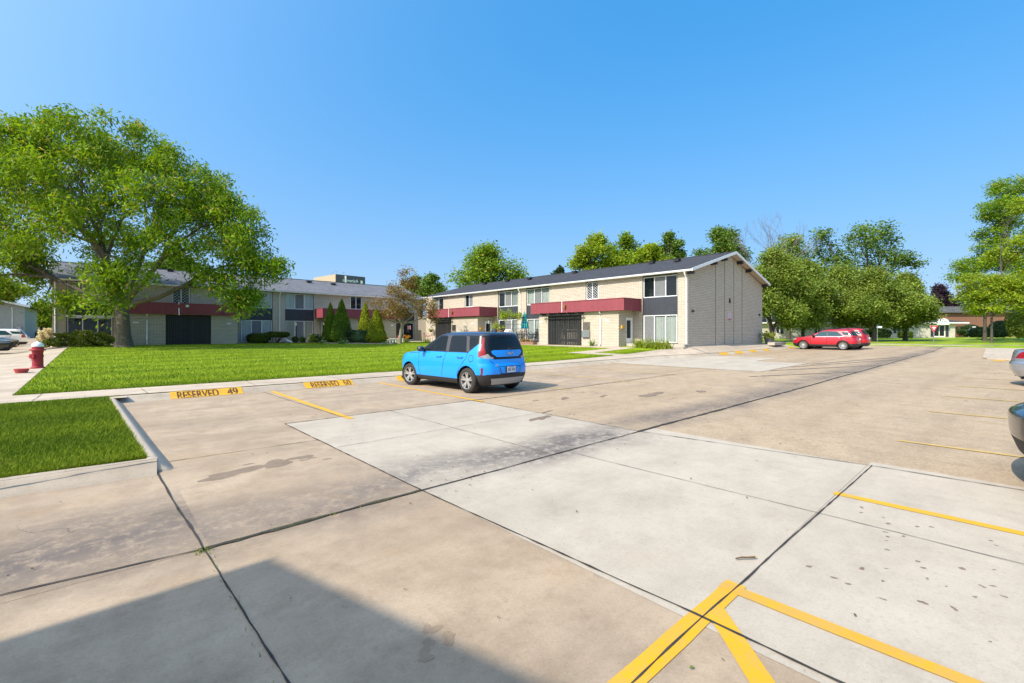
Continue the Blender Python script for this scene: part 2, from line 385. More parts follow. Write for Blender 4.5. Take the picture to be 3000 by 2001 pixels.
KP2 = [(-.03, -.02), (-.01, .008), (.04, .03), (.08, .075), (.12, .112), (.15, .126), (.20, .131), (.22, .127), (.24, .02)]
kerb('kerb', [(.62, 6.52, 0, .05), (.64, 6.56, 0, .55), (.655, 6.63, 0, .88), (.66, 6.72, 0), (.655, 6.9, 0), (.61, 8, 0), (.545, 10, 0), (.475, 12, 0), (.44, 13.0, 0), (.42, 13.95, 0)], KP2, mk.mat)
kerb('kerb', [(-8+k*.5, 6.5+.06*math.sin(k), 0) for k in range(18)], KP)
kerb('kerb', [(56.9-.0*k, 1.0+k*.8, float(lot_z(56.5, 1.0+k*.8))) for k in range(16)][::-1], KP)
sheet('sidewalk', (.10, .52, 13.52, 13.95), .129, M_walk, step=.2, zf=lambda U, V: 0*U)
# grass island between the two walks
U, V = np.meshgrid(np.linspace(-9, .245, 24), np.linspace(6.84, 13.95, 16))
U = U+(13-V)*.034*clamp((U+1.7)/1.9)
nx = 24; i = (np.arange(15)[:, None]*nx+np.arange(nx-1)[None]).ravel()
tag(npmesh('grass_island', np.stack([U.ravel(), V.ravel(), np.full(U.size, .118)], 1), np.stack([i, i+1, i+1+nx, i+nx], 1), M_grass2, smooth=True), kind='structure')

# joints and cracks: thin strips with ragged edges
def joint(name, pts, w=.018, dz=.0112, mat=M_joint, jit=.008, wvar=.5, zf=gz, parent=None):
    P = []; F = []; acc = []
    for a, b in zip(pts[:-1], pts[1:]):
        L = math.dist(a, b); n = max(2, int(L/.12))
        for k in range(n): acc.append((a[0]+(b[0]-a[0])*k/n, a[1]+(b[1]-a[1])*k/n))
    acc.append(pts[-1]); drift = 0
    for k, (u, v) in enumerate(acc):
        a = acc[max(k-1, 0)]; b = acc[min(k+1, len(acc)-1)]; d = Vector((b[0]-a[0], b[1]-a[1])).normalized()
        drift = drift*.9+random.gauss(0, jit*.28); ww = w*(1+wvar*random.uniform(-1, 1))/2
        for s in (-1, 1):
            x, y = u-d.y*(drift+s*ww), v+d.x*(drift+s*ww); P.append((x, y, float(zf(x, y))+dz))
    for k in range(len(acc)-1): F.append((2*k, 2*k+1, 2*k+3, 2*k+2))
    return tag(npmesh(name, np.array(P), np.array(F), mat, parent), kind='structure')
J = 'pavement_joint'
joint(J, [(-12, 4.14), (-.4, 4.12), (.55, 4.0)], .012)
joint(J, [(.55, 4.0), (2.43, 4.01)], .04, jit=.012, wvar=.7, mat=M_moss); joint(J, [(.6, 4.0), (2.43, 4.01)], .028, .0125)
joint(J, [(2.43, 4.01), (6.42, 4.03)], .02, wvar=.4)
joint(J, [(6.42, 4.03), (14, 4.03), (31.6, 4.05), (56, 4.05)], .05, jit=.012, wvar=.5)
joint(J, [(.62, -4), (.65, 2.2), (.58, 3.94)], .010); joint(J, [(.58, 3.94), (.51, 6.7)], .016)
joint(J, [(2.43, 8.54), (2.42, 4.0), (2.5, 1.2), (2.56, -6)], .015, jit=.006, wvar=.6)
joint(J, [(1.0, 1.16), (2.5, 1.16), (6.86, 1.12)], .010, jit=.004); joint(J, [(-3, 1.2), (1.6, 1.17)], .009, jit=.004)
joint(J, [(6.5, 8.54), (6.45, 4.05), (6.85, 1.0), (7.1, -4)], .014)
joint(J, [(.66, 7.0), (2.43, 6.92)], .012); joint(J, [(2.43, 8.54), (9, 8.5), (16, 8.4)], .022, wvar=.5)
joint(J, [(2.45, 6.3), (6.5, 6.3)], .007); joint(J, [(4.4, 8.5), (4.4, 4.1)], .007); joint(J, [(4.65, 4.0), (4.7, 1.2), (4.72, -5)], .007)
joint(J, [(3.42, 8.6), (3.35, 11), (3.3, 13.5)], .012); joint(J, [(3.4, 11.3), (16, 11.2)], .012)
joint(J, [(9.6, 8.5), (9.6, 13.5)], .012); joint(J, [(16, 8.4), (19.2, 8.3)], .014)
joint(J, [(19.2, 13.6), (19.15, 6.62), (25.7, 6.62), (25.65, 9), (29.05, 9)], .022)
joint(J, [(29, 9), (44, 8.9)], .018); joint(J, [(12, 11.4), (15, 10.2), (18.6, 10)], .01, jit=.03)
joint(J, [(26, 6.6), (46, 6.4)], .015)
for u in (-1.0, .9, 3.2, 5.6, 8.3, 11, 13.6, 16.2, 18.8, 21.4, 24, 26.6, 31, 33.5, 36):
    joint('sidewalk_joint', [(u, 13.9), (u+random.uniform(-.1, .1), walk_e if u < 29 else 14.9)], .012, .02)
for v in (20.3, 17.5, 26, 29, 35, 41, 50): joint('sidewalk_joint', [(-5, v), (-1.42, v+.02)], .012, .018)
joint('sidewalk_joint', [(-2.6, 6.73), (-1.2, 6.69), (.2, 6.63), (.55, 6.62)], .012, .145, jit=.015, zf=lambda x, y: 0*x)
# worn asphalt streaks across the far lot
for (u0, v0, u1, v1) in ((22.6, 6.5, 33, 4.2), (25, 6.4, 38, 4.1), (20, 6.5, 27, 4.1), (17, 6.2, 22, 4.1)):
    joint('tar_seam', [(u0, v0), (u1, v1)], .10, .008, plain('tar_seam', (.12, .098, .085), .9, var=.4), jit=.01, wvar=.6)

# painted lines
def paintm(name, c, wear):
    m = NT(name); p = m.pos(); n = m.noise(p, 9, 6, .7); f = m.noise(p, 70, 2); b = m.noise(p, 1.5, 4)
    w = m.ramp(m.math('ADD', m.math('MULTIPLY', n, .7), m.math('MULTIPLY', f, .3)), [(.5-wear*.3, (0, 0, 0)), (.66-wear*.2, (wear,)*3)])
    c2 = m.mix(m.ramp(b, [(.3, (0, 0, 0)), (.7, (.5,)*3)]), c, tuple(x*.78 for x in c))
    m.col(m.mix(w, c2, (.34, .25, .14))); m.set(Roughness=.75, Specular_IOR_Level=.3); m.bump(f, .2, .005)
    return m.mat
M_yel = paintm('yellow_paint', (.68, .36, .003), .35); M_yel2 = paintm('faded_yellow_paint', (.68, .44, .10), .55)
M_yelo = paintm('orange_yellow_paint', (.62, .33, .02), .4)
def strip(name, a, b, w, mat, dz=.0082, zf=gz, lab=None):
    d = Vector((b[0]-a[0], b[1]-a[1])); L = d.length; d.normalize(); n = max(2, int(L/.25)); P = []; F = []
    for k in range(n+1):
        for s in (-1, 1):
            ww = w/2+random.uniform(-.004, .004); x, y = a[0]+d.x*L*k/n-d.y*s*ww, a[1]+d.y*L*k/n+d.x*s*ww; P.append((x, y, float(zf(x, y))+dz))
    for k in range(n): F.append((2*k, 2*k+1, 2*k+3, 2*k+2))
    return tag(npmesh(name, np.array(P), np.array(F), mat), kind='structure')
for u in (3.51, 6.62): strip('parking_line', (u, 13.5), (u-.03, 8.2), .11, M_yel)
for u in (9.7, 12.75, 15.8, 19.1): strip('parking_line', (u, 13.5), (u-.03, 8.25), .09, M_yel2)
for u in (35.8, 39, 42.2, 45.3): strip('parking_line', (u, 13.4), (u, 8.4), .09, M_yel2)
strip('parking_line', (5.41, 1.18), (5.46, -4), .11, M_yel)
for u in (8.75, 12.45, 15.7, 18.9, 22.6, 25.9, 29.2, 32.5, 35.8): strip('parking_line', (u, 1.12), (u+.05, -4), .09, M_yel2)
strip('parking_line', (2.92, 1.235), (2.98, -4.5), .095, M_yelo, .0095)
strip('hatch_line', (3.0, 1.17), (-4, 1.20), .12, M_yel, .0088)
strip('hatch_line', (2.66, 1.18), (1.8, .32), .115, M_yel, .0101); strip('hatch_line', (1.5, 1.1), (.6, .2), .115, M_yel, .0101)
# stencilled kerb panels
M_sten = plain('stencil_ink', (.09, .03, .015), .8, var=.3)
def kerb_panel(u0, u1, txt, mat=M_yel, v0=13.5, size=.27):
    dv = float(kv((u0+u1)/2))-13.6
    prof = [(q+dv, h) for q, h in [(v0, .010), (13.585, .016), (13.68, .051), (13.755, .111), (13.80, .135), (13.86, .1435)]]
    zb = float(lot_z((u0+u1)/2, 13.5)); P = []; F = []
    sk = random.uniform(-.04, .04)
    for u in (u0, (u0+u1)/2, u1):
        for v, z in prof: P.append((u+sk*(v-13.5), v, zb+z))
    n = len(prof)
    for k in range(2):
        for j in range(n-1): F.append((k*n+j, k*n+j+1, (k+1)*n+j+1, (k+1)*n+j))
    o = tag(npmesh('kerb_marking', np.array(P), np.array(F), mat), kind='structure')
    if txt:                                         # letters bent over the kerb's profile, with stencil bridges
        for s, uc, wd in txt:
            me = text_mesh(s, 1, M_sten, 'lettering', o, Matrix.Identity(4), .0, .02)
            co = np.empty(len(me.data.vertices)*3, np.float32); me.data.vertices.foreach_get('co', co); co = co.reshape(-1, 3)
            bm = bmesh.new(); bm.from_mesh(me.data)
            for q in np.linspace(-.3, .4, 7): bmesh.ops.bisect_plane(bm, geom=bm.verts[:]+bm.edges[:]+bm.faces[:], plane_co=(0, q, 0), plane_no=(0, 1, 0))
            x0, x1 = co[:, 0].min(), co[:, 0].max()
            cs = [x0+(x1-x0)*(q+.5)/len(s) for q in range(len(s))]
            for q in cs:
                for e in (-.028, .028): bmesh.ops.bisect_plane(bm, geom=bm.verts[:]+bm.edges[:]+bm.faces[:], plane_co=(q+e, 0, 0), plane_no=(1, 0, 0))
            kill = [f for f in bm.faces if any(abs(f.calc_center_median().x-q) < .027 for q in cs)]
            bmesh.ops.delete(bm, geom=kill, context='FACES')
            bm.to_mesh(me.data); bm.free()
            co = np.empty(len(me.data.vertices)*3, np.float32); me.data.vertices.foreach_get('co', co); co = co.reshape(-1, 3)
            t = np.clip((co[:, 1]+.36)/.72, 0, 1)
            vv = 13.53+t*.27; zz = np.interp(vv, [p[0] for p in prof], [p[1] for p in prof])+zb+.004
            uu = uc+(co[:, 0]-(x0+x1)/2)/(x1-x0)*wd
            me.data.vertices.foreach_set('co', np.stack([uu, vv-.006, zz], 1).astype(np.float32).ravel()); me.data.update()
    return o
kerb_panel(1.32, 2.86, [('RESERVED', 1.88, .86), ('49', 2.62, .24)])
kerb_panel(4.42, 5.84, [('RESERVED', 5.0, .80), ('50', 5.66, .22)])
kerb_panel(7.35, 8.85, [('RESERVED', 7.95, .80), ('51', 8.6, .22)])
for u in (30.2, 32.7, 35.3, 38.0): kerb_panel(u, u+1.3, None)
kerb_panel(44.0, 45.3, None)
# oil and damp stains
def blob_mesh(name, cx, cy, rx, ry, rot, mat, n=40, dz=.0047, seed=0, rough=.25):
    r = np.random.default_rng(seed); ph = r.uniform(0, 6.28, 6); am = r.uniform(.3, 1, 6)*rough
    t = np.linspace(0, 2*np.pi, n, endpoint=False)
    q = 1+sum(am[k]/(k+1)*np.sin((k+2)*t+ph[k]) for k in range(6))
    x = q*rx*np.cos(t); y = q*ry*np.sin(t); X = cx+x*math.cos(rot)-y*math.sin(rot); Y = cy+x*math.sin(rot)+y*math.cos(rot)
    me = bpy.data.meshes.new(name); me.from_pydata([(a, b, float(gz(a, b))+dz+(seed % 17)*.00007) for a, b in zip(X, Y)], [], [list(range(n))])
    return tag(link(name, me, mat), kind='structure')
M_oil = concrete('damp_stain', (.22, .16, .115), (.25, .19, .14), .3, rust=0)
M_oil2 = concrete('brown_stain', (.31, .225, .15), (.35, .26, .18), .3, rust=0)
blob_mesh('oil_stain', 1.15, 5.95, .30, .14, .1, M_oil, seed=3, rough=.4); blob_mesh('oil_stain', 1.62, 6.02, .22, .13, .5, M_oil, seed=5, rough=.4)
blob_mesh('oil_stain', 1.93, 6.1, .13, .09, 0, M_oil, seed=8, rough=.4)
for k in range(7): blob_mesh('oil_stain', 1.3+random.random()*.9, 5.75+random.random()*.5, .03+random.random()*.03, .03, 0, M_oil, 16, seed=20+k)
for x, y, s in ((1.33, 2.1, .05), (1.26, 2.02, .04), (1.36, 1.98, .05), (1.2, 1.95, .05)): blob_mesh('oil_stain', x, y, s, s*.7, .4, M_oil2, 20, seed=int(x*99), rough=.5)
blob_mesh('oil_stain', 1.02, 1.55, .07, .05, .6, M_oil, 20, seed=4, rough=.5)
for x, y, s in ((6.1, 5.9, .3), (6.7, 6.3, .15), (8.4, 7.3, .22), (10.5, 6.2, .5), (7.6, 7.5, .1), (12, 5.6, .25), (9.4, 6.9, .2)): blob_mesh('oil_stain', x, y, s, s*.35, .3, M_oil, 26, seed=int(x*31), rough=.6)
for k in range(46):
    x, y = random.uniform(3.4, 5.2), random.uniform(-.6, 1.0); s = random.uniform(.006, .016)
    blob_mesh('oil_stain', x, y, s*1.5, s, random.random()*3, M_oil, 12, seed=100+k, rough=.4)

# grass blades (nobody could count them)
def blades(name, U0, V0, h, w, mat, zf):
    n = len(U0); a = rng.uniform(0, 2*np.pi, n); hh = h*rng.uniform(.55, 1.25, n); lean = rng.uniform(.2, .9, n)*hh; la = rng.uniform(0, 2*np.pi, n)
    z = zf(U0, V0); dx, dy = np.cos(a)*w/2, np.sin(a)*w/2
    P = np.empty((n, 3, 3)); P[:, 0] = np.stack([U0-dx, V0-dy, z-.005], 1); P[:, 1] = np.stack([U0+dx, V0+dy, z-.005], 1)
    P[:, 2] = np.stack([U0+np.cos(la)*lean, V0+np.sin(la)*lean, z+hh], 1)
    o = npmesh(name, P.reshape(-1, 3), np.arange(n*3).reshape(-1, 3), mat); return tag(o, kind='stuff')
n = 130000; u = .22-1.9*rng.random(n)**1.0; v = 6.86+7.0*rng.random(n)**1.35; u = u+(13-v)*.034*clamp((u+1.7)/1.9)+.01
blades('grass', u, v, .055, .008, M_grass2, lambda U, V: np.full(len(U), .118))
def in_lawn(U, V):
    ok = (U > -1.40) & (V > walk_e+.01) & (V < 48.3) & (U < 27.9)
    ok &= ~((U > 21.85) & (U < 23.15) & (V < 17.6)) & ~((U > 21.85) & (V > 17.55) & (V < 18.95)) & ~((U > 26.65) & (V > 18.9))
    ok &= ~((U > 20.5) & (V > 42.5) & (V < 45.5)) & ~((U > 24.6) & (V > 42.5))
    ok &= ~((U > 16.6) & (V > 46.6)) & ~((U > 26.2) & (V < 17.6))
    return ok
n = 330000; u = rng.uniform(-1.40, 28, n); v = 15.36+33*rng.random(n)**1.9; k = in_lawn(u, v); u, v = u[k], v[k]
blades('grass', u, v, .06, .016, M_grass, lambda U, V: gz(U, V))
# ragged turf edge over the walk, and weeds in the joints
u = rng.uniform(-1.40, 21.8, 9000); v = walk_e+rng.normal(0, .02, 9000); blades('grass', u, v, .05, .012, M_grass, lambda U, V: gz(U, V)+.01)
u = np.concatenate([rng.normal(.58, .025, 60), rng.uniform(.6, 2.4, 60), rng.normal(.6, .012, 30)]); v = np.concatenate([rng.normal(3.96, .03, 60), rng.normal(4.0, .012, 60), rng.uniform(2.2, 3.9, 30)])
blades('weeds', u, v, .022, .006, M_grass, lambda U, V: 0*U+.006)
# ================================================================ houses
M_brick = brick('cream_brick', (.55, .475, .38), (.30, .25, .20))
M_roof = shingles('charcoal_shingles', (.052, .052, .06)); M_roofl = shingles('grey_shingles', (.15, .15, .165))
M_white = plain('white_trim', (.80, .80, .79), .45, var=.05)
M_red = boards('maroon_siding', (.245, .045, .06), .205, .05, var=.06); M_redcap = plain('maroon_trim', (.26, .05, .065), .5)
M_navy = boards('charcoal_boards', (.030, .034, .045), .2, .06)
M_black = boards('black_slats', (.016, .016, .018), .14, .07, var=.4); M_blackp = plain('black_paint', (.016, .015, .016), .5, var=.3)
M_soff = plain('soffit', (.45, .40, .34), .8)
M_glass = glassm('window_glass', (.02, .026, .03), 1.0); M_glassd = glassm('dark_glass', (.012, .016, .02), .45)
M_blind = boards('vertical_blinds', (.86, .88, .86), .09, .14, .7, .05); M_blindc = boards('cream_blinds', (.80, .74, .56), .09, .14, .7, .06)
M_blindr = boards('pale_green_blinds', (.40, .45, .42), .09, .14, .7, .06)
M_curt = plain('curtain', (.82, .76, .60), .85, var=.1)
M_doorw = plain('white_door', (.78, .77, .74), .45, var=.04)
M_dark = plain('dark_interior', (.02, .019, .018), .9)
M_metal = plain('grey_metal', (.35, .36, .38), .4, .7)
M_screen = plain('insect_screen', (.16, .165, .17), .8)
M_brass = plain('brass', (.35, .22, .05), .4, .6)
M_mail = plain('yellow_mailbox', (.55, .33, .05), .5)

def wall(mb, fr, a0, a1, z0, z1, th, ops=(), n1=0., m=0):
    cuts = sorted({a0, a1, *[o[0] for o in ops], *[o[1] for o in ops]})
    for x0, x1 in zip(cuts[:-1], cuts[1:]):
        zz = z0
        for o in sorted([o for o in ops if o[0] <= x0+1e-6 and o[1] >= x1-1e-6], key=lambda o: o[2]):
            if o[2] > zz+1e-4: mb.box(fr, x0, x1, n1-th, n1, zz, o[2], m)
            zz = o[3]
        if z1 > zz+1e-4: mb.box(fr, x0, x1, n1-th, n1, zz, z1, m)
def window(fr, par, a0, a1, z0, z1, n=-.06, panes=3, blind=None, fill=(0, 1, 0), lattice=False, name='window', t=.055, screen=-1, glass=None, label=None):
    mb = MB(); d = .06
    mb.box(fr, a0, a1, n-d, n, z0, z0+t); mb.box(fr, a0, a1, n-d, n, z1-t, z1)
    xs = np.linspace(a0, a1, panes+1)
    for k, x in enumerate(xs):
        x0 = a0 if k == 0 else a1-t if k == panes else x-t/2
        mb.box(fr, x0, x0+t, n-d, n+(.006 if 0 < k < panes else 0), z0+t, z1-t)
    o = mb.build(name, M_white, par)
    if label: o['label'] = label
    for k in range(panes):
        b = MB(); l, r = xs[k]+t*.6, xs[k+1]-t*.6
        b.box(fr, l, r, n-.034, n-.028, z0+t, z1-t)
        b.build('pane', M_screen if k == screen else (glass or M_glass), o)
    if lattice:
        b = MB(); w = (a1-a0-2*t); hgt = z1-z0-2*t; nn = 6; st = hgt/nn
        for s in (-1, 1):
            for k in range(-4, nn+4):
                pts = []
                for q in range(2):
                    x = (q); zq = (k+ (q*4 if s > 0 else -q*4)+ (0 if s > 0 else 4))*st
                    pts.append((x*w, zq))
                (xa, za), (xb, zb) = pts
                lo, hi = 0., 1.
                for kk in (0, 1):
                    pass
                # clip to the opening
                dz = zb-za
                t0 = (0-za)/dz; t1 = (hgt-za)/dz; t0, t1 = max(0, min(t0, t1)), min(1, max(t0, t1))
                if t1-t0 > .02: b.tube([fr.P(a0+t+w*q, n-.012, z0+t+za+dz*q) for q in (t0, t1)], .011, 4)
        b.build('lattice', M_white, o)
    if blind:
        mb = MB(); x = a0+t
        for f0, f1 in ([(0, 1)] if blind is not M_curt else [(0, .2), (.8, 1)]):
            l, r = a0+t+(a1-a0-2*t)*f0, a0+t+(a1-a0-2*t)*f1; nn = max(4, int((r-l)/.085)); pv = None
            for k in range(nn+1):
                x = l+(r-l)*k/nn; y = n-.085-(.03 if k % 2 else 0); q = (fr.P(x, y, z0+.02), fr.P(x, y, z1-.02), x)
                if pv: mb.face([pv[0], q[0], q[1], pv[1]], 0, [(pv[2], z0), (x, z0), (x, z1), (pv[2], z1)])
                pv = q
        mb.build('blind', blind, o, recalc=False)
    return o
def panelbox(name, fr, par, a0, a1, n0, n1, z0, z1, mat, bevel=0):
    return MB().box(fr, a0, a1, n0, n1, z0, z1).build(name, mat, par, bevel=bevel)
def downspout(fr, par, a, zt, zb, n0=.36, n=.06, mat=None):
    mb = MB(); r = .048
    mb.tube([fr.P(a, n0, zt), fr.P(a, n0-.02, zt-.14), fr.P(a, n0*.45, zt-.34), fr.P(a, n, zt-.52), fr.P(a, n, zb+.22), fr.P(a, n+.03, zb+.12), fr.P(a, n+.2, zb+.05)], r, 8)
    for z in (zb+1.2, zb+3.2): mb.box(fr, a-.06, a+.06, n-.055, n+.055, z, z+.03)
    return mb.build('downspout', mat or M_white, par, smooth=True)
def canopy(fr, par, a0, a1, n1, z0, z1, mat=M_red):
    mb = MB(); t = .09
    mb.box(fr, a0, a1, n1-t, n1, z0, z1); mb.box(fr, a0, a0+t, .004, n1-t, z0, z1); mb.box(fr, a1-t, a1, .004, n1-t, z0, z1)
    o = mb.build('porch_canopy', mat, par)
    c = MB(); c.box(fr, a0-.03, a1+.03, n1-t-.02, n1+.03, z1, z1+.045)
    for a in (a0-.03, a1-t-.02): c.box(fr, a, a+t+.05, .004, n1-t-.02, z1, z1+.045)
    c.build('coping', M_redcap, o)
    c = MB(); c.box(fr, a0+t, a1-t, .004, n1-t, z0+.02, z0+.12); c.build('soffit', M_soff, o)
    return o
def lamp(fr, par, a, n, z, name='wall_lamp'):
    mb = MB(); mb.box(fr, a-.06, a+.06, n, n+.03, z-.1, z+.14); mb.tube([fr.P(a, n+.03, z+.1), fr.P(a, n+.13, z+.12)], .015, 6)
    c = fr.P(a, n+.13, z); mb.lathe([(0, .16), (.03, .14), (.10, .08), (.085, .06), (.085, -.10), (.07, -.14), (0, -.15)], c, 8)
    return mb.build(name, M_brass if name == 'wall_lamp' else M_blackp, par)
def fence(fr, par, a0, a1, n, z0, z1, gap, name='screen_fence', w=.135):
    mb = MB(); a = a0+.05
    while a < a1-.03:
        zt = z1-random.uniform(0, .03); mb.box(fr, a, min(a+w, a1), n, n+.022, z0+random.uniform(0, .03), zt); a += w+gap
    for z in (z0+.25, (z0+z1)/2, z1-.2): mb.box(fr, a0, a1, n-.05, n-.003, z, z+.09)
    for q in (a0-.05, (a0+a1)/2-.05, a1-.05): mb.box(fr, q, q+.1, n-.16, n-.055, z0-.1, z1+.02)
    return mb.build(name, M_black, par)
def gable_roof(par, fr, a0, a1, n0, n1, ze, zr, mat, th=.14, name='roof'):
    # ridge along a; n0 (back) .. n1 (front) eaves
    nm = (n0+n1)/2; mb = MB(); L = math.hypot(n1-nm, zr-ze)
    for ne in (n1, n0):
        P = fr.P
        for dz, s in ((0, 1), (-th, -1)):
            mb.face([P(a0, ne, ze+dz), P(a1, ne, ze+dz), P(a1, nm, zr+dz), P(a0, nm, zr+dz)], 0, [(a0, 0), (a1, 0), (a1, L), (a0, L)])
    for a in (a0, a1):
        mb.face([fr.P(a, n1, ze), fr.P(a, nm, zr), fr.P(a, nm, zr-th), fr.P(a, n1, ze-th)]); mb.face([fr.P(a, n0, ze), fr.P(a, nm, zr), fr.P(a, nm, zr-th), fr.P(a, n0, ze-th)])
    for ne in (n0, n1): mb.face([fr.P(a0, ne, ze), fr.P(a1, ne, ze), fr.P(a1, ne, ze-th), fr.P(a0, ne, ze-th)])
    o = mb.build(name, mat, par, recalc=False)
    c = MB(); c.box(fr, a0, a1, nm-.12, nm+.12, zr-.02, zr+.035); c.build('ridge_cap', mat, o)
    return o
def roof_vent(fr, roof, a, n, z, mat=M_blackp):
    mb = MB(); mb.box(fr, a-.22, a+.22, n-.2, n+.2, z-.08, z+.10); mb.box(fr, a-.27, a+.27, n-.26, n+.24, z+.10, z+.14)
    return mb.build('roof_vent', mat, roof)
def gutter(fr, par, a0, a1, n, z):
    mb = MB(); prof = [(0, 0), (0, .13), (.115, .13), (.115, .10), (.08, .02), (.05, 0)]
    mb.prism(prof, lambda u, v, d: fr.P(d, n+u, z+v), a0, a1)
    return mb.build('gutter', M_white, par)
def barge(fr, par, a0, th, n0, n1, ze, zr, h=.19):
    nm = (n0+n1)/2; mb = MB()
    for ne in (n0, n1):
        mb.face([fr.P(a0, ne, ze+.01), fr.P(a0, nm, zr+.01), fr.P(a0, nm, zr-h), fr.P(a0, ne, ze-h)])
        mb.face([fr.P(a0+th, ne, ze+.01), fr.P(a0+th, nm, zr+.01), fr.P(a0+th, nm, zr-h), fr.P(a0+th, ne, ze-h)])
        for dz in (.01, -h): mb.face([fr.P(a0, ne, ze+dz), fr.P(a0, nm, zr+dz), fr.P(a0+th, nm, zr+dz), fr.P(a0+th, ne, ze+dz)])
        mb.face([fr.P(a0, ne, ze+.01), fr.P(a0+th, ne, ze+.01), fr.P(a0+th, ne, ze-h), fr.P(a0, ne, ze-h)])
    return mb.build('bargeboard', M_white, par)
def gable_wall(mb, fr, n0, n1, a, th, z0, ze, slope, m=0):
    # wall closing the gable: spans n0..n1 at along-position a, thickness th
    nm = (n0+n1)/2; zr = ze+slope*(n1-nm); pts = [(n0, z0), (n1, z0), (n1, ze), (nm, zr), (n0, ze)]
    mb.prism(pts, lambda u, v, d: fr.P(d, u, v), a, a+th, m)
def bay(fr, par, a0, a1, zs, blind_u, blind_l, panes_l=3, gl_u=None, gl_l=None, scr_u=1, scr_l=-1, lab=None):
    zb, zl, zsp, zu, zt = zs   # sill of lower window, head of lower, sill of upper, top of upper, wall top
    window(fr, par, a0+.05, a1-.05, zsp, zu, -.07, 3, blind_u, screen=scr_u, glass=gl_u)
    window(fr, par, a0+.05, a1-.05, zb, zl, -.07, panes_l, blind_l, name='sliding_door', t=.065, screen=scr_l, glass=gl_l)
    mb = MB(); mb.box(fr, a0+.055, a1-.055, -.16, -.05, zl, zsp); o = mb.build('spandrel_panel', M_navy, par)
    t = MB(); t.box(fr, a0, a1, -.16, -.03, zu, zt); t.box(fr, a0, a0+.05, -.16, -.03, zb, zu); t.box(fr, a1-.05, a1, -.16, -.03, zb, zu); t.build('bay_trim', M_blackp, par)
    return o
def plate(fr, par, a, n, z): return panelbox('number_plate', fr, par, a-.17, a+.17, n, n+.015, z-.055, z+.055, M_white)
def door(fr, par, a0, a1, n, z0, z1, lite=True):
    mb = MB(); t = .07
    mb.box(fr, a0, a0+t, n-.08, n+.03, z0, z1); mb.box(fr, a1-t, a1, n-.08, n+.03, z0, z1); mb.box(fr, a0+t, a1-t, n-.08, n+.03, z1-t, z1)
    mb.box(fr, a0+t, a1-t, n-.05, n-.005, z0, z0+.55); mb.box(fr, a0+t, a0+t+.12, n-.05, n-.005, z0+.55, z1-t); mb.box(fr, a1-t-.12, a1-t, n-.05, n-.005, z0+.55, z1-t)
    mb.box(fr, a0+t+.12, a1-t-.12, n-.05, n-.005, z1-t-.14, z1-t)
    o = mb.build('front_door', M_doorw, par)
    panelbox('pane', fr, o, a0+t+.12, a1-t-.12, n-.045, n-.03, z0+.55, z1-t-.14, M_glass)
    h = MB(); h.lathe([(0, 0), (.03, .0), (.03, .03), (.012, .04), (.03, .07), (.0, .09)], fr.P(a1-t-.06, n, z0+1.0), 8, 'x' if fr.nr[0] else 'y'); h.build('handle', M_blackp, o)
    return o
def porch(fr, par, a0, a1, nw, zb, zt, gate=None, door_side=0, door_n=(.93, 1.85), gate_gap=.045, base=None):
    # ground-floor volume standing out from the facade; front wall at nw, door in one side
    mb = MB()
    ops = [(gate[0], gate[1], zb-.3, zt-.02)] if gate else []
    wall(mb, fr, a0, a1, zb-.25, zt, .2, ops, nw)
    side = Fr(fr.P(a0 if door_side < 0 else a1, 0, 0)[:2], fr.nr, (fr.ax[0]*door_side, fr.ax[1]*door_side))
    wall(mb, side, .005, nw-.2, zb-.25, zt, .2, [(nw-door_n[1], nw-door_n[0], zb-.02, zb+2.1)], 0)
    oth = Fr(fr.P(a1 if door_side < 0 else a0, 0, 0)[:2], fr.nr, (-fr.ax[0]*door_side, -fr.ax[1]*door_side))
    wall(mb, oth, .005, nw-.2, zb-.25, zt, .2, [], 0)
    if gate: mb.box(fr, gate[0]-.1, gate[1]+.1, nw-1.3, nw-1.15, zb-.2, zt)
    o = mb.build('porch_wall', M_brick, par)
    door(side, par, nw-door_n[1], nw-door_n[0], -.07, zb, zb+2.1)
    lamp(side, par, nw-door_n[0]+.0-1.35, .003, zb+1.9, 'lantern')
    m = MB(); c = side.P(nw-.4, .09, zb+1.35); m.box(side, nw-.58, nw-.22, .003, .15, zb+1.26, zb+1.5); m.build('mailbox', M_mail, par, bevel=.015)
    if gate: fence(fr, par, gate[0], gate[1], nw-.12, zb-.02, zt-.1, gate_gap, 'gate')
    return o
def pergola(fr, par, a0, a1, nw, z, k=4):
    mb = MB()
    for q in np.linspace(a0, a1, k): mb.box(fr, q-.04, q+.04, nw-.4, nw+.42, z, z+.13)
    mb.box(fr, a0-.2, a1+.2, nw-.02, nw+.05, z-.10, z-.004); return mb.build('trellis_beam', M_blackp, par)
def step_slab(fr, par, a0, a1, n0, n1, z0, z1, name='doorstep'): return panelbox(name, fr, par, a0, a1, n0, n1, z0, z1, M_porch, .02)

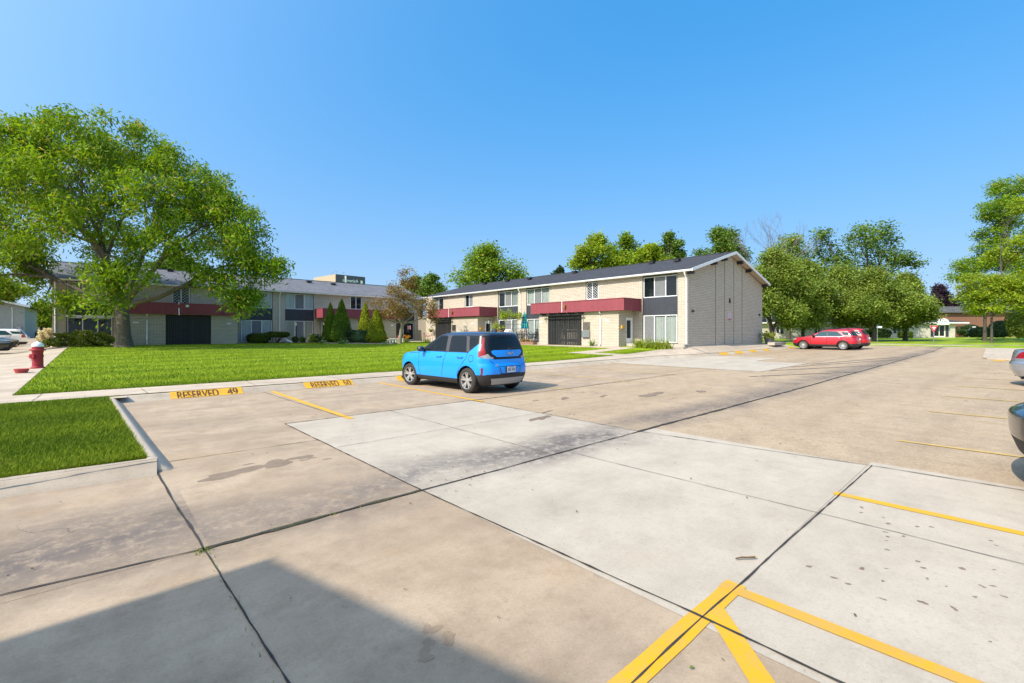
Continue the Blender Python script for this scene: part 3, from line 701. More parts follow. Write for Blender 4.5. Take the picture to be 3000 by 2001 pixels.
# ---------------------------------------------------------------- the row house on the right (front faces -x, gable faces the lot)
fr = Fr((30, 0), (0, 1), (-1, 0)); ZB, ZW = .35, 5.88
RH = thing('row_house', 'cream brick row house whose blank gable end with letter A faces the lot', 'row house', (36.9, 30, .6))
def under(par, objs=None):                          # children keep their world place under the moved Empty
    for c in par.children:
        if c.parent == par: c.matrix_parent_inverse = Matrix.Translation(-Vector(par.location)) @ Matrix.Rotation(0, 4, 'Z')
END = 48.6
mb = MB()
bays = [(15.68, 18.46), (27.88, 30.85), (32.0, 34.95), (44.8, 47.75)]
ops = [(a, b, .75, ZW) for a, b in bays]+[(22.48, 23.78, 4.3, ZW), (39.12, 40.58, 4.36, ZW)]
wall(mb, fr, 14.94, END, ZB, ZW, .22, ops)
mb.box(fr, 15.14, END, -13.9, -13.68, ZB, ZW)
gable_wall(mb, fr, -13.9, -.225, 14.94, .2, ZB, ZW-.07, .272); gable_wall(mb, fr, -13.9, -.225, END, .2, ZB, ZW-.07, .272)
mb.build('wall', M_brick, RH)
rs = .272; fo, ro = .36, .5; zr = ZW+.05+rs*6.95
ZE = ZW+.05-rs*fo
rf = gable_roof(RH, fr, 14.94-ro, END+.6, -13.9-fo, fo, ZE+.10, zr+.10, M_roof)
for a in (18.2, 21.0, 29.6, 35.2, 39.8, 44): roof_vent(fr, rf, a, -5.6+(.9 if a in (18.2, 35.2) else 0), zr-.28-(.22 if a in (18.2, 35.2) else 0)+.1)
gutter(fr, RH, 14.94-ro, END+.6, fo-.03, ZE-.07); gutter(Fr((43.9, 0), (0, 1), (1, 0)), RH, 14.94-ro, END+.6, fo-.03, ZE-.07)
barge(fr, RH, 14.94-ro-.04, .04, -13.9-fo-.02, fo+.08, ZE+.10, zr+.105)
s = MB(); nm = -6.95
for n0, n1, z0, z1 in ((fo-.05, nm, ZE-.05, zr-.08), (-13.9-fo+.05, nm, ZE-.05, zr-.08)):
    s.face([fr.P(14.45, n0, z0), fr.P(14.94, n0, z0), fr.P(14.94, n1, z1), fr.P(14.45, n1, z1)])
s.build('soffit', M_soff, RH, recalc=False)
for n in (.02, -3.6, -5.4, -8.4, -10.2, -13.85):
    z = zr-.1-rs*abs(n-nm); panelbox('rafter_end', fr, RH, 14.5, 14.93, n-.12, n+.12, z-.22, z-.02, M_blackp)
f = MB(); f.box(fr, 14.94, END, .003, fo-.05, ZE-.05, ZE-.02); f.build('eave_board', M_white, RH)
for n in (-4.32, -5.94, -7.67, -9.33):
    zt = zr-.12-rs*abs(n-nm); panelbox('expansion_joint', fr, RH, 14.915, 14.935, n-.010, n+.010, .55, zt, plain('joint_sealant', (.14, .12, .105), .8))
zs = (.86, 2.87, 4.16, 5.68, ZW)
bay(fr, RH, *bays[0], zs, None, M_blindr, gl_u=M_glassd, scr_l=2)
bay(fr, RH, *bays[1], zs, M_blindr, M_blindr)
bay(fr, RH, *bays[2], zs, M_blindr, M_blindr, scr_l=1)
bay(fr, RH, *bays[3], zs, M_blindr, M_blindr, gl_u=M_glassd)
window(fr, RH, 22.52, 23.74, 4.32, 5.72, -.06, 2, None, lattice=True, glass=M_glassd, name='lattice_window')
window(fr, RH, 39.16, 40.54, 4.38, 5.72, -.06, 2, M_blindr, screen=0)
for a, b in ((22.48, 23.78), (39.12, 40.58)): panelbox('window_head', fr, RH, a, b, -.15, -.02, 5.72, ZW, M_blackp)
canopy(fr, RH, 18.54, 27.94, 2.3, 3.19, 4.05); canopy(fr, RH, 35.08, 44.4, 2.3, 3.24, 4.10)
for a0, a1, ga, gb in ((19.17, 27.22, 22.6, 26.2), (35.72, 43.95, 40.26, 43.4)):
    s_ = -1
    porch(fr, RH, a0, a1, 2.0, .62, 3.188, (ga, gb), s_, gate_gap=.05)
    pergola(fr, RH, ga-.15, gb+.2, 2.3, 3.06, 5)
    util = MB(); util.box(fr, ga-.85, ga-.15, 2.003, 2.02, 1.78, 2.42); uo = util.build('utility_vent', M_soff, RH)
    v = MB()
    for q in np.linspace(ga-.8, ga-.2, 7): v.box(fr, q-.025, q+.025, 2.022, 2.05, 1.8, 2.4)
    v.build('vent_slat', M_blackp, uo)
    panelbox('meter_box', fr, RH, ga-.85, ga-.12, 2.003, 2.16, 1.22, 1.74, M_metal, .01)
downspout(fr, RH, 20.76, 3.2, .6, 2.2, 2.06); downspout(fr, RH, 31.6, ZE-.04, .62, .34); downspout(fr, RH, 15.02, ZE-.04, .6, .34)
gfr = Fr((0, 14.94), (1, 0), (0, -1)); downspout(Fr((44.02, 15.1), (0, 1), (1, 0)), RH, 0, ZE-.04, .55, .34)
for a, n, z in ((20.2, 2.003, 2.5), (27.0, 2.003, 2.5), (36.6, 2.003, 2.5)): plate(fr, RH, a, n, z)
for a, z in ((24.0, 3.78), (39.6, 3.82)): lamp(fr, RH, a, 2.305, z-.1)
for a in (24.35, 40.3): panelbox('conduit', fr, RH, a-.025, a+.025, 2.303, 2.34, 3.22, 4.12, M_white)
for u, z in ((30.64, 3.09), (43.1, 3.16)): panelbox('junction_box', gfr, RH, u-.13, u+.13, .003, .09, z-.07, z+.07, M_blackp)
text_mesh('A', .52, M_blackp, 'letter', RH, basis((36.86, 14.90, 4.1), (1, 0, 0), (0, 0, 1), (0, -1, 0)), .02, .018, .75)
sg = panelbox('notice', gfr, RH, 36.62, 37.12, .005, .02, 2.55, 3.16, plain('notice_face', (.68, .55, .62), .5, var=.06))
panelbox('notice_band', gfr, sg, 36.63, 37.11, .021, .026, 2.56, 2.70, plain('notice_red', (.45, .07, .12), .5))
ln = MB()
for k in range(5): ln.box(gfr, 36.68, 37.06-.06*(k % 2), .021, .025, 3.09-k*.08-.03, 3.09-k*.08)
ln.build('notice_lettering', plain('notice_ink', (.36, .12, .26), .6), sg)
step_slab(fr, RH, 14.6, 19.1, .005, 1.15, .38, .80); step_slab(fr, RH, 14.3, 15.6, 1.15, 1.9, .3, .62)
step_slab(fr, RH, 27.3, 35.6, .005, 1.95, .4, .74, 'patio_slab')
sc = MB()                                            # pierced block screen at the inner corner
for k in range(8):
    for j in range(22):
        a, z = 45.35+k*.2, .65+j*.12
        if (k+j) % 2: sc.box(fr, a, a+.2, 1.8, 1.98, z, z+.12)
sc.box(fr, 45.28, 45.35, 1.78, 2.0, .5, 3.3); sc.box(fr, 46.95, 47.02, 1.78, 2.0, .5, 3.3); sc.box(fr, 45.28, 47.02, 1.78, 2.0, 3.292, 3.38)
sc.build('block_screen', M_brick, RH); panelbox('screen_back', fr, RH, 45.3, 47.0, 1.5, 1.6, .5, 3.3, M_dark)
sc = MB(); sc.box(fr, 44.0, 45.27, 1.8, 2.0, .4, 5.5); sc.build('wing_wall', M_brick, RH)

# ---------------------------------------------------------------- the row house behind the lawn (front faces -y)
fl = Fr((0, 48.8), (1, 0), (0, -1)); LW = 5.70; LB = .3
LH = thing('row_house', 'cream brick row house in shade across the lawn behind the big tree', 'row house', (13, 54.5, .57))
mb = MB(); A0, A1 = -2.47, 29.7
lb = [(-1.72, 1.0), (9.98, 12.76), (13.9, 16.68), (25.6, 28.5)]
ops = [(a, b, .6, LW) for a, b in lb]+[(4.8, 6.12, 4.04, LW), (20.54, 21.9, 4.14, LW)]
wall(mb, fl, A0, A1, LB, LW, .22, ops); mb.box(fl, A0, A1, -11.9, -11.68, LB, LW)
gable_wall(mb, fl, -11.68, -.22, A0, .2, LB, LW-.05, .30); gable_wall(mb, fl, -11.68, -.22, A1-.2, .2, LB, LW-.05, .30)
mb.build('wall', M_brick, LH)
lzr = LW+.05+.30*5.95; lze = LW+.05-.3*.36
rf = gable_roof(LH, fl, A0-.4, A1+.3, -11.9-.36, .36, lze+.10, lzr+.10, M_roofl)
for a, d in ((5.2, 0), (17.7, .7), (20.3, 1.0), (9, .3)): roof_vent(fl, rf, a, -5.2+d, lzr-.3*(.75+d)+.15)
gutter(fl, LH, A0-.4, A1+.3, .33, lze-.07); barge(fl, LH, A0-.44, .04, -11.9-.38, .42, lze+.1, lzr+.105)
f = MB(); f.box(fl, A0, A1, .003, .31, lze-.05, lze-.02); f.build('eave_board', M_white, LH)
lzs = (.70, 2.78, 3.96, 5.52, LW)
bay(fl, LH, *lb[0], lzs, M_blindc, M_curt, gl_l=M_glassd, scr_u=-1); bay(fl, LH, *lb[1], lzs, M_blind, M_blind, scr_u=-1, scr_l=1)
bay(fl, LH, *lb[2], lzs, M_blind, M_blindc, scr_l=1); bay(fl, LH, *lb[3], lzs, M_blind, M_blind, panes_l=2, scr_u=-1, gl_l=M_glassd)
panelbox('door_head', fl, LH, -1.74, 1.02, -.04, .02, 2.79, 2.95, M_white)
window(fl, LH, 4.84, 6.08, 4.06, 5.58, -.06, 2, M_blind, lattice=True, glass=M_glassd, name='lattice_window')
window(fl, LH, 20.58, 21.86, 4.16, 5.58, -.06, 2, None, glass=M_glassd)
for a, b in ((4.8, 6.12), (20.54, 21.9)): panelbox('window_head', fl, LH, a, b, -.15, -.02, 5.58, LW, M_blackp)
canopy(fl, LH, 1.05, 10.05, 2.3, 3.1, 4.0); canopy(fl, LH, 16.76, 25.6, 2.3, 3.1, 4.0)
# first porch: closed black gate, blank wall; second porch: door facing the sun
porch(fl, LH, 1.35, 9.35, 2.0, .57, 3.098, (4.2, 7.35), 1, gate_gap=.004)
porch(fl, LH, 17.35, 25.0, 2.0, .57, 3.098, (20.6, 23.2), -1, gate_gap=.04)
downspout(fl, LH, 13.38, lze-.04, .57, .34); downspout(fl, LH, -2.3, lze-.04, .57, .34); downspout(fl, LH, 3.0, 3.1, .6, 2.2, 2.06); downspout(fl, LH, 5.05, 4.1, 3.0, 2.36, 2.36)
for a in (2.3, 8.7, 24.5): plate(fl, LH, a, 2.003, 2.4)
panelbox('flood_lamp', fl, LH, 5.5, 5.72, 2.305, 2.4, 3.72, 3.9, M_white)
util = MB(); util.box(fl, 19.3, 19.95, 2.003, 2.02, 1.3, 2.2); util.build('utility_vent', M_soff, LH)
step_slab(fl, LH, 9.6, 13, .005, 1.2, .3, .66); step_slab(fl, LH, -1.9, 1.2, .005, 1.2, .3, .64); step_slab(fl, LH, 25.2, 29, .005, 2.2, .3, .70); step_slab(fl, LH, 13.4, 17.2, .005, 1.6, .3, .66)

# ---------------------------------------------------------------- the house behind the camera whose shadow lies on the lot
ZC = 5.9; uu = .93-(ZC-.02)/math.tan(R(SUN_EL))
CH = thing('row_house', 'cream brick gabled house behind the viewer, its roof shadow on the pavement', 'row house', (uu-10, -2.4, 0))
fc = Fr((0, 3.30), (1, 0), (0, 1)); mb = MB()
wall(mb, fc, -26, uu-.45, -.05, ZC-.1, .22, [(-9.5, -7.9, .9, 2.2), (-14, -12, 3.6, 5)]); mb.box(fc, -26, uu-.45, -11.6, -11.4, -.05, ZC-.1)
gable_wall(mb, fc, -11.4, -.22, uu-.65, .2, -.05, ZC-.15, .26); gable_wall(mb, fc, -11.4, -.22, -26, .2, -.05, ZC-.15, .26)
mb.build('wall', M_brick, CH)
gable_roof(CH, fc, -26.4, uu, -11.9, .34, ZC, ZC+.26*6.12, M_roof)
window(fc, CH, -9.5, -7.9, .9, 2.2, -.06, 2, M_blind); window(fc, CH, -14, -12, 3.6, 5, -.06, 2, M_blind); gutter(fc, CH, -26.4, uu, .34, ZC-.14)
for p in (RH, LH, CH): under(p)
# ================================================================ trees and plants
def at(px, d):                                      # ground point at picture column px and distance d along the view axis
    X = (px-1500)/1333*d; return (d*FW[0]+X*RT[0], d*FW[1]+X*RT[1])
def up(py, d): return 1.6+d*(974-py)/1333
RZ = math.atan2(RT[1], RT[0])
def quads(C, D, N, L, W):
    S_ = np.cross(D, N); S_ /= np.linalg.norm(S_, axis=1, keepdims=True)+1e-9
    n = len(C); P = np.empty((n, 4, 3)); l = np.asarray(L)[:, None]/2; w = np.asarray(W)[:, None]/2
    P[:, 0] = C-D*l; P[:, 1] = C+S_*w-D*l*.15; P[:, 2] = C+D*l; P[:, 3] = C-S_*w-D*l*.15
    return P.reshape(-1, 3), np.arange(n*4).reshape(-1, 4)
def unit(v): return v/(np.linalg.norm(v, axis=1, keepdims=True)+1e-9)
def leafcloud(cent, per, cr, crz, L, W, droop=.35, hang=0.):
    n = len(cent)*per; c = np.repeat(cent, per, 0); off = rng.normal(0, 1, (n, 3))*np.array([cr, cr, crz])
    c = c+off; c[:, 2] -= hang*np.abs(rng.normal(0, 1, n))
    D = rng.normal(0, 1, (n, 3)); D[:, 2] = D[:, 2]*.45-droop; D = unit(D)
    N = rng.normal(0, .75, (n, 3)); N[:, 2] += .9; N[:, 0] -= .35; N = unit(N)
    return quads(c, D, N, L*rng.uniform(.6, 1.3, n), W*rng.uniform(.6, 1.3, n))
M_bark = plain('bark', (.12, .10, .075), .95, var=.45, scale=14); M_barkd = plain('dark_bark', (.075, .062, .05), .95, var=.5, scale=14)
M_barkp = plain('pale_bark', (.26, .22, .16), .95, var=.4, scale=10); M_grey = plain('grey_bark', (.17, .15, .15), .95, var=.3)
def tree(label, base, r0, fork, blobs, leaf, bark, per, cr, crz, L, W, name='tree', droop=.35, hang=0., cl=40, seed=1, group=None, flare=1.35, lean=(0, 0), zoff=None, twigs=True, nlimb=6):
    r = np.random.default_rng(seed); z0 = g(*base) if zoff is None else zoff
    T = thing(name, label, 'tree', (base[0], base[1], z0), RZ, group)
    tm = MB(); fk = Vector((lean[0], lean[1], fork))
    tm.tube([(0, 0, -.1), (lean[0]*.05, 0, .12), (lean[0]*.2, lean[1]*.2, fork*.3), (lean[0]*.6, lean[1]*.6, fork*.7), fk], [r0*flare*1.12, r0*flare, r0*1.02, r0*.92, r0*.98], 12)
    cents = []
    # main limbs: blobs that lie the same way share one, and branch off it half-way
    cs = [Vector(b[:3]) for b in blobs]; dirs = [(c-fk).normalized() for c in cs]; nb = min(nlimb, len(blobs)); seeds = [0]
    while len(seeds) < nb: seeds.append(max(range(len(cs)), key=lambda k: min((dirs[k]-dirs[s]).length for s in seeds)))
    grp = [min(seeds, key=lambda s: (dirs[k]-dirs[s]).length) for k in range(len(cs))]; mains = {}
    for s in seeds:
        mem = [cs[k] for k in range(len(cs)) if grp[k] == s]; m = sum(mem, Vector())/len(mem); E = fk.lerp(m, .62)+Vector((r.normal(0, .03), r.normal(0, .03), .05))*(m-fk).length
        M1 = fk.lerp(E, .5)+Vector((r.normal(0, .08), r.normal(0, .08), -.04))*(E-fk).length; rr = r0*(.30+.24*math.sqrt(len(mem)/len(cs)*nb)*.8)
        tm.tube([fk-Vector((0, 0, r0*.6)), fk.lerp(M1, .4), M1, E], [rr*1.25, rr, rr*.82, rr*.55], 8); mains[s] = (M1, E, rr)
    for k, b in enumerate(blobs):
        x, y, z, rx, ry, rz = b[:6]; n = int(cl*(b[6] if len(b) > 6 else 1)); C = cs[k]; M1, E, rr = mains[grp[k]]
        A0_ = M1.lerp(E, r.uniform(.45, 1)); d = C-A0_; mid = A0_+d*.5+Vector((r.normal(0, .07), r.normal(0, .07), .08))*d.length; rad = rr*.5
        tm.tube([A0_, mid, C], [rad, rad*.65, rad*.22], 6)
        u = unit(r.normal(0, 1, (n, 3))); q = r.uniform(.35, 1, n)**.45
        P = u*q[:, None]*np.array([rx, ry, rz])+np.array([x, y, z]); cents.append(P)
        if twigs:
            for p in P[::2]:
                t = r.uniform(.25, .98); A = A0_.lerp(mid, t*2) if t < .5 else mid.lerp(C, t*2-1)
                p = Vector(p); mm = A.lerp(p, .5)+Vector((0, 0, .10*(p-A).length)); a = rad*.22
                tm.tube([A, mm, p], [max(.012, a), max(.009, a*.6), .006], 4, cap=False)
    tm.build('trunk', bark, T, smooth=True, recalc=False)
    V_, F_ = leafcloud(np.concatenate(cents), per, cr, crz, L, W, droop, hang)
    npmesh('crown', V_, F_, leaf, T)
    return T
L_loc = leafm('locust_leaf', (.06, .135, .009), (.26, .40, .016), (.46, .36, .09), .045, .4)
L_red = leafm('copper_leaf', (.13, .07, .03), (.32, .20, .075), (.24, .24, .05), .2, .35)
L_map = leafm('maple_leaf', (.08, .16, .014), (.27, .40, .024), (.36, .30, .04), .06, .4)
L_crab = leafm('olive_leaf', (.085, .14, .016), (.27, .35, .055), (.24, .20, .06), .05, .35)
L_oak = leafm('oak_leaf', (.05, .105, .015), (.17, .27, .04), (.2, .22, .04), .04, .3)
L_dark = leafm('deep_green_leaf', (.015, .035, .012), (.06, .105, .03), None, 0, .2)
L_pur = leafm('purple_leaf', (.018, .010, .020), (.06, .032, .05), None, 0, .2)
L_spr = leafm('spruce_needles', (.03, .065, .035), (.10, .16, .085), None, 0, .15)
L_yel = leafm('yellow_green_leaf', (.13, .21, .014), (.38, .48, .03), (.4, .33, .04), .05, .45)
L_arb = leafm('arborvitae_leaf', (.05, .11, .005), (.15, .24, .01), None, 0, .2)
L_arby = leafm('golden_arborvitae_leaf', (.10, .15, .004), (.32, .36, .01), None, 0, .25)
L_box = leafm('boxwood_leaf', (.045, .085, .012), (.13, .20, .02), None, 0, .2)
L_yew = leafm('yew_leaf', (.03, .05, .006), (.10, .145, .012), None, 0, .2)
L_hed = leafm('hedge_leaf', (.025, .055, .022), (.075, .13, .05), None, 0, .2)
L_low = leafm('shrub_leaf', (.11, .15, .01), (.28, .33, .03), (.5, .42, .36), .05, .35)
L_host = leafm('hosta_leaf', (.10, .19, .05), (.2, .33, .10), None, 0, .3)
L_day = leafm('daylily_leaf', (.12, .18, .01), (.30, .36, .03), None, 0, .35)
L_flw = leafm('white_flower', (.55, .48, .33), (.72, .66, .5), None, 0, .3)
L_pink = leafm('pink_flower', (.55, .06, .14), (.75, .15, .25), (.6, .05, .05), .3, .3); L_or = leafm('orange_flower', (.65, .25, .01), (.8, .45, .02), None, 0, .3)

def px(x, d): return (x*1.2761-1500)/1333*d         # picture column in the 2351-wide view to lateral metres
D0 = 31.8; TB = at(364, D0); zt = g(*TB)
def B(x, y, dep, rx, ry, rd, w=1): return (px(x, D0)-px(285, D0), dep, up(y*1.2761, D0)-zt, rx/33., rd, ry/33., w)
bl = [B(60, 368, .5, 105, 70, 3.2), B(180, 335, 0, 115, 55, 3.5), B(298, 330, 0, 100, 52, 3.5), B(394, 382, .5, 82, 60, 3), B(470, 442, 0, 70, 62, 2.8),
      B(545, 500, 0, 66, 62, 2.5), B(578, 565, -.5, 44, 54, 2), B(618, 605, -.5, 40, 22, 1.2, .45), B(565, 650, -1.2, 36, 50, 1.3, .55), B(590, 690, -1, 18, 26, .8, .2),
      B(425, 480, -3, 88, 66, 2.5), B(285, 450, -4.5, 100, 72, 2.6), B(160, 440, -4, 105, 75, 2.6), B(40, 480, -1, 75, 85, 3), B(50, 585, -2, 85, 62, 3),
      B(120, 615, -2.0, 85, 40, 2.2, .6), B(200, 555, -4.5, 70, 40, 2.2, .5), B(335, 530, -4.5, 75, 40, 2.2, .5), B(460, 560, -2.5, 80, 40, 2.5, .7), B(372, 660, -4.5, 42, 52, 1.3, .5),
      B(30, 655, -3.5, 55, 34, 2, .6), B(-60, 390, 0, 90, 100, 4), B(-70, 550, -1, 80, 85, 3.5), B(200, 400, 4.0, 150, 90, 2.8), B(380, 470, 3.8, 120, 80, 2.6), B(110, 520, 4, 110, 80, 2.6),
      B(255, 360, -3.2, 95, 55, 2.4), B(120, 370, -3.2, 90, 60, 2.4), B(500, 620, -1, 55, 30, 1.8, .4), B(170, 690, -2, 50, 22, 1.5, .25), B(395, 640, -3.5, 36, 34, 1.3, .25)]
tree('tall spreading honey locust with drooping yellow-green crown on the lawn before the shaded house', TB, .40, 2.9, bl, L_loc, M_bark, 150, .37, .22, .32, .098, droop=.9, hang=.46, cl=26, seed=11, name='honey_locust', lean=(-.15, 0))
tree('slender crooked copper-leaved crabapple on the lawn near the inner corner of the houses', at(1170, 42.6), .17, 1.9,
     [(.7, 0, 3.6, 2.2, 1.7, 1.2), (-1.5, .3, 3.5, 1.3, 1.4, 1.0, .7), (2.5, -.3, 3.3, 1.1, 1.3, 1.0, .6), (.4, 0, 5.0, 1.6, 1.4, .9), (.6, 0, 6.3, .9, .9, .8, .4), (-.2, -.6, 2.9, 1.2, 1.2, .6, .6), (3.0, 0, 2.4, .6, .6, .7, .25), (-2.2, 0, 2.3, .5, .6, .6, .2)],
     L_red, M_barkp, 44, .22, .2, .17, .095, cl=44, seed=5, name='crabapple_tree', lean=(.35, 0), droop=.3)
def btree(label, x, d, top, wid, leaf, seed, lo=None, per=30, L=.40, W=.25, cl=46, name='tree', r0=.3, bark=None, fill=1., group=None, zb=None, dens=1.):
    # crown as scattered limb clusters between picture rows top..lo about column x; wid in picture pixels (3000 wide)
    r = np.random.default_rng(seed); b = at(x, d); z0 = g(*b); s = d/1333; zt_ = up(top, d)-z0; zl = max(2.0, (up(lo, d) if lo else up(top, d)*.35)-z0); w = wid*s/2; H = zt_-zl
    bl = []
    for k in range(11):
        f = (k+.5)/11; ww = w*math.sqrt(max(.06, 1-(2*abs(f-.42))**2.2*.9)); a = r.uniform(0, 6.28); q = r.uniform(.25, .8)*ww
        rr = ww*r.uniform(.36, .55)
        bl.append((math.cos(a)*q, math.sin(a)*q*.8, zl+H*(.07+f*.86), rr, rr, H*.13, .8*dens))
    bl.append((0, 0, zl+H*.93, w*.28, w*.28, H*.09, .5)); bl.append((-w*.7, 0, zl+H*.38, w*.32, w*.3, H*.12, .6)); bl.append((w*.7, 0, zl+H*.42, w*.32, w*.3, H*.12, .6))
    return tree(label, b, r0, max(1.6, zl*.75), bl, leaf, bark or M_barkd, per, w*.085+.12, w*.07+.1, L, W, name=name, cl=cl*fill, seed=seed, group=group)
G1 = 'trees behind the houses'
btree('broad yellow-green maple rising behind the middle of the sunlit roof', 1432, 74, 728, 225, L_map, 21, lo=868, name='maple_tree', group=G1)
btree('loose green treetop left of the maple above the inner corner roofs', 1268, 84, 808, 85, L_oak, 22, lo=880, cl=24, group=G1)
btree('bright yellow-green tree behind the roof, leftmost of the pair near the ridge', 1745, 66, 694, 150, L_yel, 23, lo=820, per=26, cl=34, group=G1)
btree('airy green tree behind the roof between two yellow-green crowns', 1825, 72, 690, 120, L_map, 24, lo=810, per=22, cl=28, group=G1)
btree('small bright yellow crown just behind the ridge left of a dark tree', 1905, 64, 722, 105, L_yel, 25, lo=800, per=26, cl=28, group=G1)
btree('narrow dark green tree peeking over the roof left of the gable peak', 1962, 78, 686, 85, L_oak, 26, lo=790, cl=26, group=G1)
btree('low dark treetop just showing above the ridge right of the maple', 1640, 84, 786, 55, L_dark, 48, lo=850, cl=16, group=G1)
btree('dark green tree standing behind the gable peak', 2108, 76, 674, 150, L_oak, 27, lo=820, group=G1)
btree('mid green leafy tree behind the bare branches right of the gable', 2310, 72, 700, 190, L_map, 28, lo=860, per=18)
oak = at(2520, 70); so = 70/1333
tree('large open-crowned oak with a long limb reaching right above the olive trees', oak, .4, 6.0,
     [((x-2520)*so, dep, up(y, 70)-g(*oak), rx*so, rx*so*.8, ry*so, w) for x, y, dep, rx, ry, w in
      ((2410, 690, 0, 26, 22, .5), (2440, 735, 1, 40, 34, .9), (2500, 715, -1, 48, 40, 1), (2560, 680, 0, 52, 32, 1), (2600, 715, 1, 50, 34, 1), (2530, 770, 2, 60, 40, 1), (2450, 790, 0, 50, 40, .9), (2590, 770, -1, 50, 34, .9), (2640, 755, 0, 40, 20, .6), (2672, 770, 0, 26, 14, .35), (2560, 830, 0, 70, 34, .9), (2420, 840, 0, 60, 30, .8))],
     L_oak, M_barkd, 30, .5, .34, .36, .24, name='oak_tree', cl=40, seed=31)
def crab(label, x, d, top, lo, wid, seed, group='olive green trees beyond the lot'):
    return btree(label, x, d, top, wid, L_crab, seed, lo=lo, per=52, L=.27, W=.17, cl=62, name='ornamental_tree', r0=.22, group=group, dens=1.15)
crab('round olive-green tree touching the gable end downspout', 2262, 56, 742, 955, 200, 41)
crab('olive-green tree straight above the nose of the nearest red car', 2352, 60, 770, 965, 180, 42)
crab('wide olive-green tree above the roof of the red cars', 2470, 62, 792, 955, 230, 43)
crab('olive-green tree left of the street name sign', 2560, 58, 800, 955, 200, 44)
crab('olive-green tree with low skirts between street sign and yield sign', 2652, 62, 812, 955, 165, 45)
btree('dark purple-leaved tree behind the arched house', 2755, 96, 838, 100, L_pur, 51, lo=965, name='purple_tree', cl=60, per=18)
def spruce(label, x, d, top, wid, leaf, seed, base=None):
    b = at(x, d); z0 = g(*b); H = up(top, d)-z0; w = wid*d/1333/2; r = np.random.default_rng(seed)
    T = thing('spruce_tree', label, 'tree', (b[0], b[1], z0), RZ); m = MB(); m.tube([(0, 0, -.1), (0, 0, H*.97)], [.24, .03], 8)
    C = []
    for k in range(22):
        f = k/22; z = H*(.07+.9*f); rad = w*(1-f)**.85+.15
        for j in range(int(5+9*(1-f))):
            a = r.uniform(0, 6.28); tip = Vector((math.cos(a)*rad*r.uniform(.8, 1.1), math.sin(a)*rad, z-rad*.18)); m.tube([(0, 0, z+.1), tip], [.03, .01], 4, cap=False)
            for q in np.linspace(.3, 1, 5): C.append(np.array([tip.x*q, tip.y*q, z-rad*.18*q]))
    m.build('trunk', M_barkd, T, recalc=False)
    V_, F_ = leafcloud(np.array(C), 12, .26, .14, .42, .13, .5); npmesh('crown', V_, F_, leaf, T); return T
spruce('blue-green spruce right of the arched house', 2846, 92, 835, 118, L_spr, 52); spruce('dark conifer behind the grey house at far left', 30, 135, 858, 110, L_dark, 53)
d17 = 58; lb_ = at(2885, d17); s17 = d17/1333
tree('huge honey locust at the right edge, dark above and yellow-green below', lb_, .17, 4.0,
     [((x-2885)*s17, dep, up(y, d17)-g(*lb_), rx*s17, rx*s17*.8, ry*s17, w) for x, y, dep, rx, ry, w in
      ((2985, 545, 1, 55, 30, .8), (2925, 615, 0, 52, 34, .9), (2990, 625, 1, 55, 45, .9), (2930, 680, 1, 40, 26, .6), (2915, 725, 0, 40, 24, .6), (3040, 560, 2, 60, 60, 1), (3060, 700, 0, 60, 60, 1), (2850, 780, 0, 52, 24, .7), (2815, 810, 0, 28, 14, .35), (2900, 870, -2, 66, 26, .9), (2985, 800, 0, 50, 40, .8), (3060, 830, 0, 60, 50, 1), (2960, 760, 2, 60, 26, .7))],
     L_loc, M_barkd, 75, .42, .26, .36, .12, name='honey_locust', cl=46, seed=61, droop=.5)
b_ = at(2905, 50); s_ = 50/1333
tree('bright yellow-green low-branched tree before the red brick building', b_, .11, 3.0,
     [((x-2905)*s_, dep, up(y, 50)-g(*b_), rx*s_, rx*s_*.7, ry*s_, w) for x, y, dep, rx, ry, w in
      ((2870, 830, 0, 52, 24, .9), (2940, 825, 0, 50, 26, .9), (2985, 850, 0, 46, 28, .9), (2845, 868, 0, 40, 18, .6), (2965, 745, 1, 40, 26, .7), (3000, 720, 0, 36, 30, .7), (2995, 600, 0, 24, 26, .4), (2930, 875, 0, 60, 18, .9), (2890, 905, 0, 50, 18, .7), (2960, 890, -1, 40, 20, .6), (3040, 800, 0, 50, 60, .9))],
     L_yel, M_barkd, 75, .34, .2, .30, .11, cl=40, seed=62, droop=.5, name='locust_tree')
btree('yellow-green tree in the gap between grey house and brick house', 122, 92, 890, 70, L_map, 71, lo=966, cl=40)
btree('dark green tree behind the shaded roof at the big tree', 500, 78, 742, 150, L_oak, 72, lo=830, cl=40)
btree('yellow-green tree at the left edge behind the parked cars', -30, 70, 800, 190, L_yel, 73, lo=890, cl=40)
btree('mid green background tree over the corner of the houses', 1215, 90, 815, 90, L_oak, 74, lo=890, cl=24, group=G1)
# bare dead tree right of the gable
def dead(label, x, d, top, seed):
    r = random.Random(seed); b = at(x, d); z0 = g(*b); H = up(top, d)-z0; T = thing('dead_tree', label, 'tree', (b[0], b[1], z0), RZ); m = MB()
    def grow(p, v, L, rad, k):
        q = p+v*L; mid = p+v*L*.5+Vector((r.gauss(0, .04), r.gauss(0, .04), 0))*L
        m.tube([p, mid, q], [rad, rad*.85, rad*.7], 5, cap=False)
        if k == 0: return
        for j in range(r.choice((2, 2, 3))):
            w = (v+Vector((r.gauss(0, .42), r.gauss(0, .3), r.gauss(.12, .2)))).normalized(); grow(q, w, L*r.uniform(.62, .82), rad*.62, k-1)
    for sx in (-.22, .02, .25): grow(Vector((0, 0, 0)), Vector((sx, 0, 1)).normalized(), H*.40, .12, 6)
    m.build('trunk', M_grey, T, recalc=False); return T
dead('bare dead tree with thin grey branches behind the gable end', 2262, 66, 730, 5)

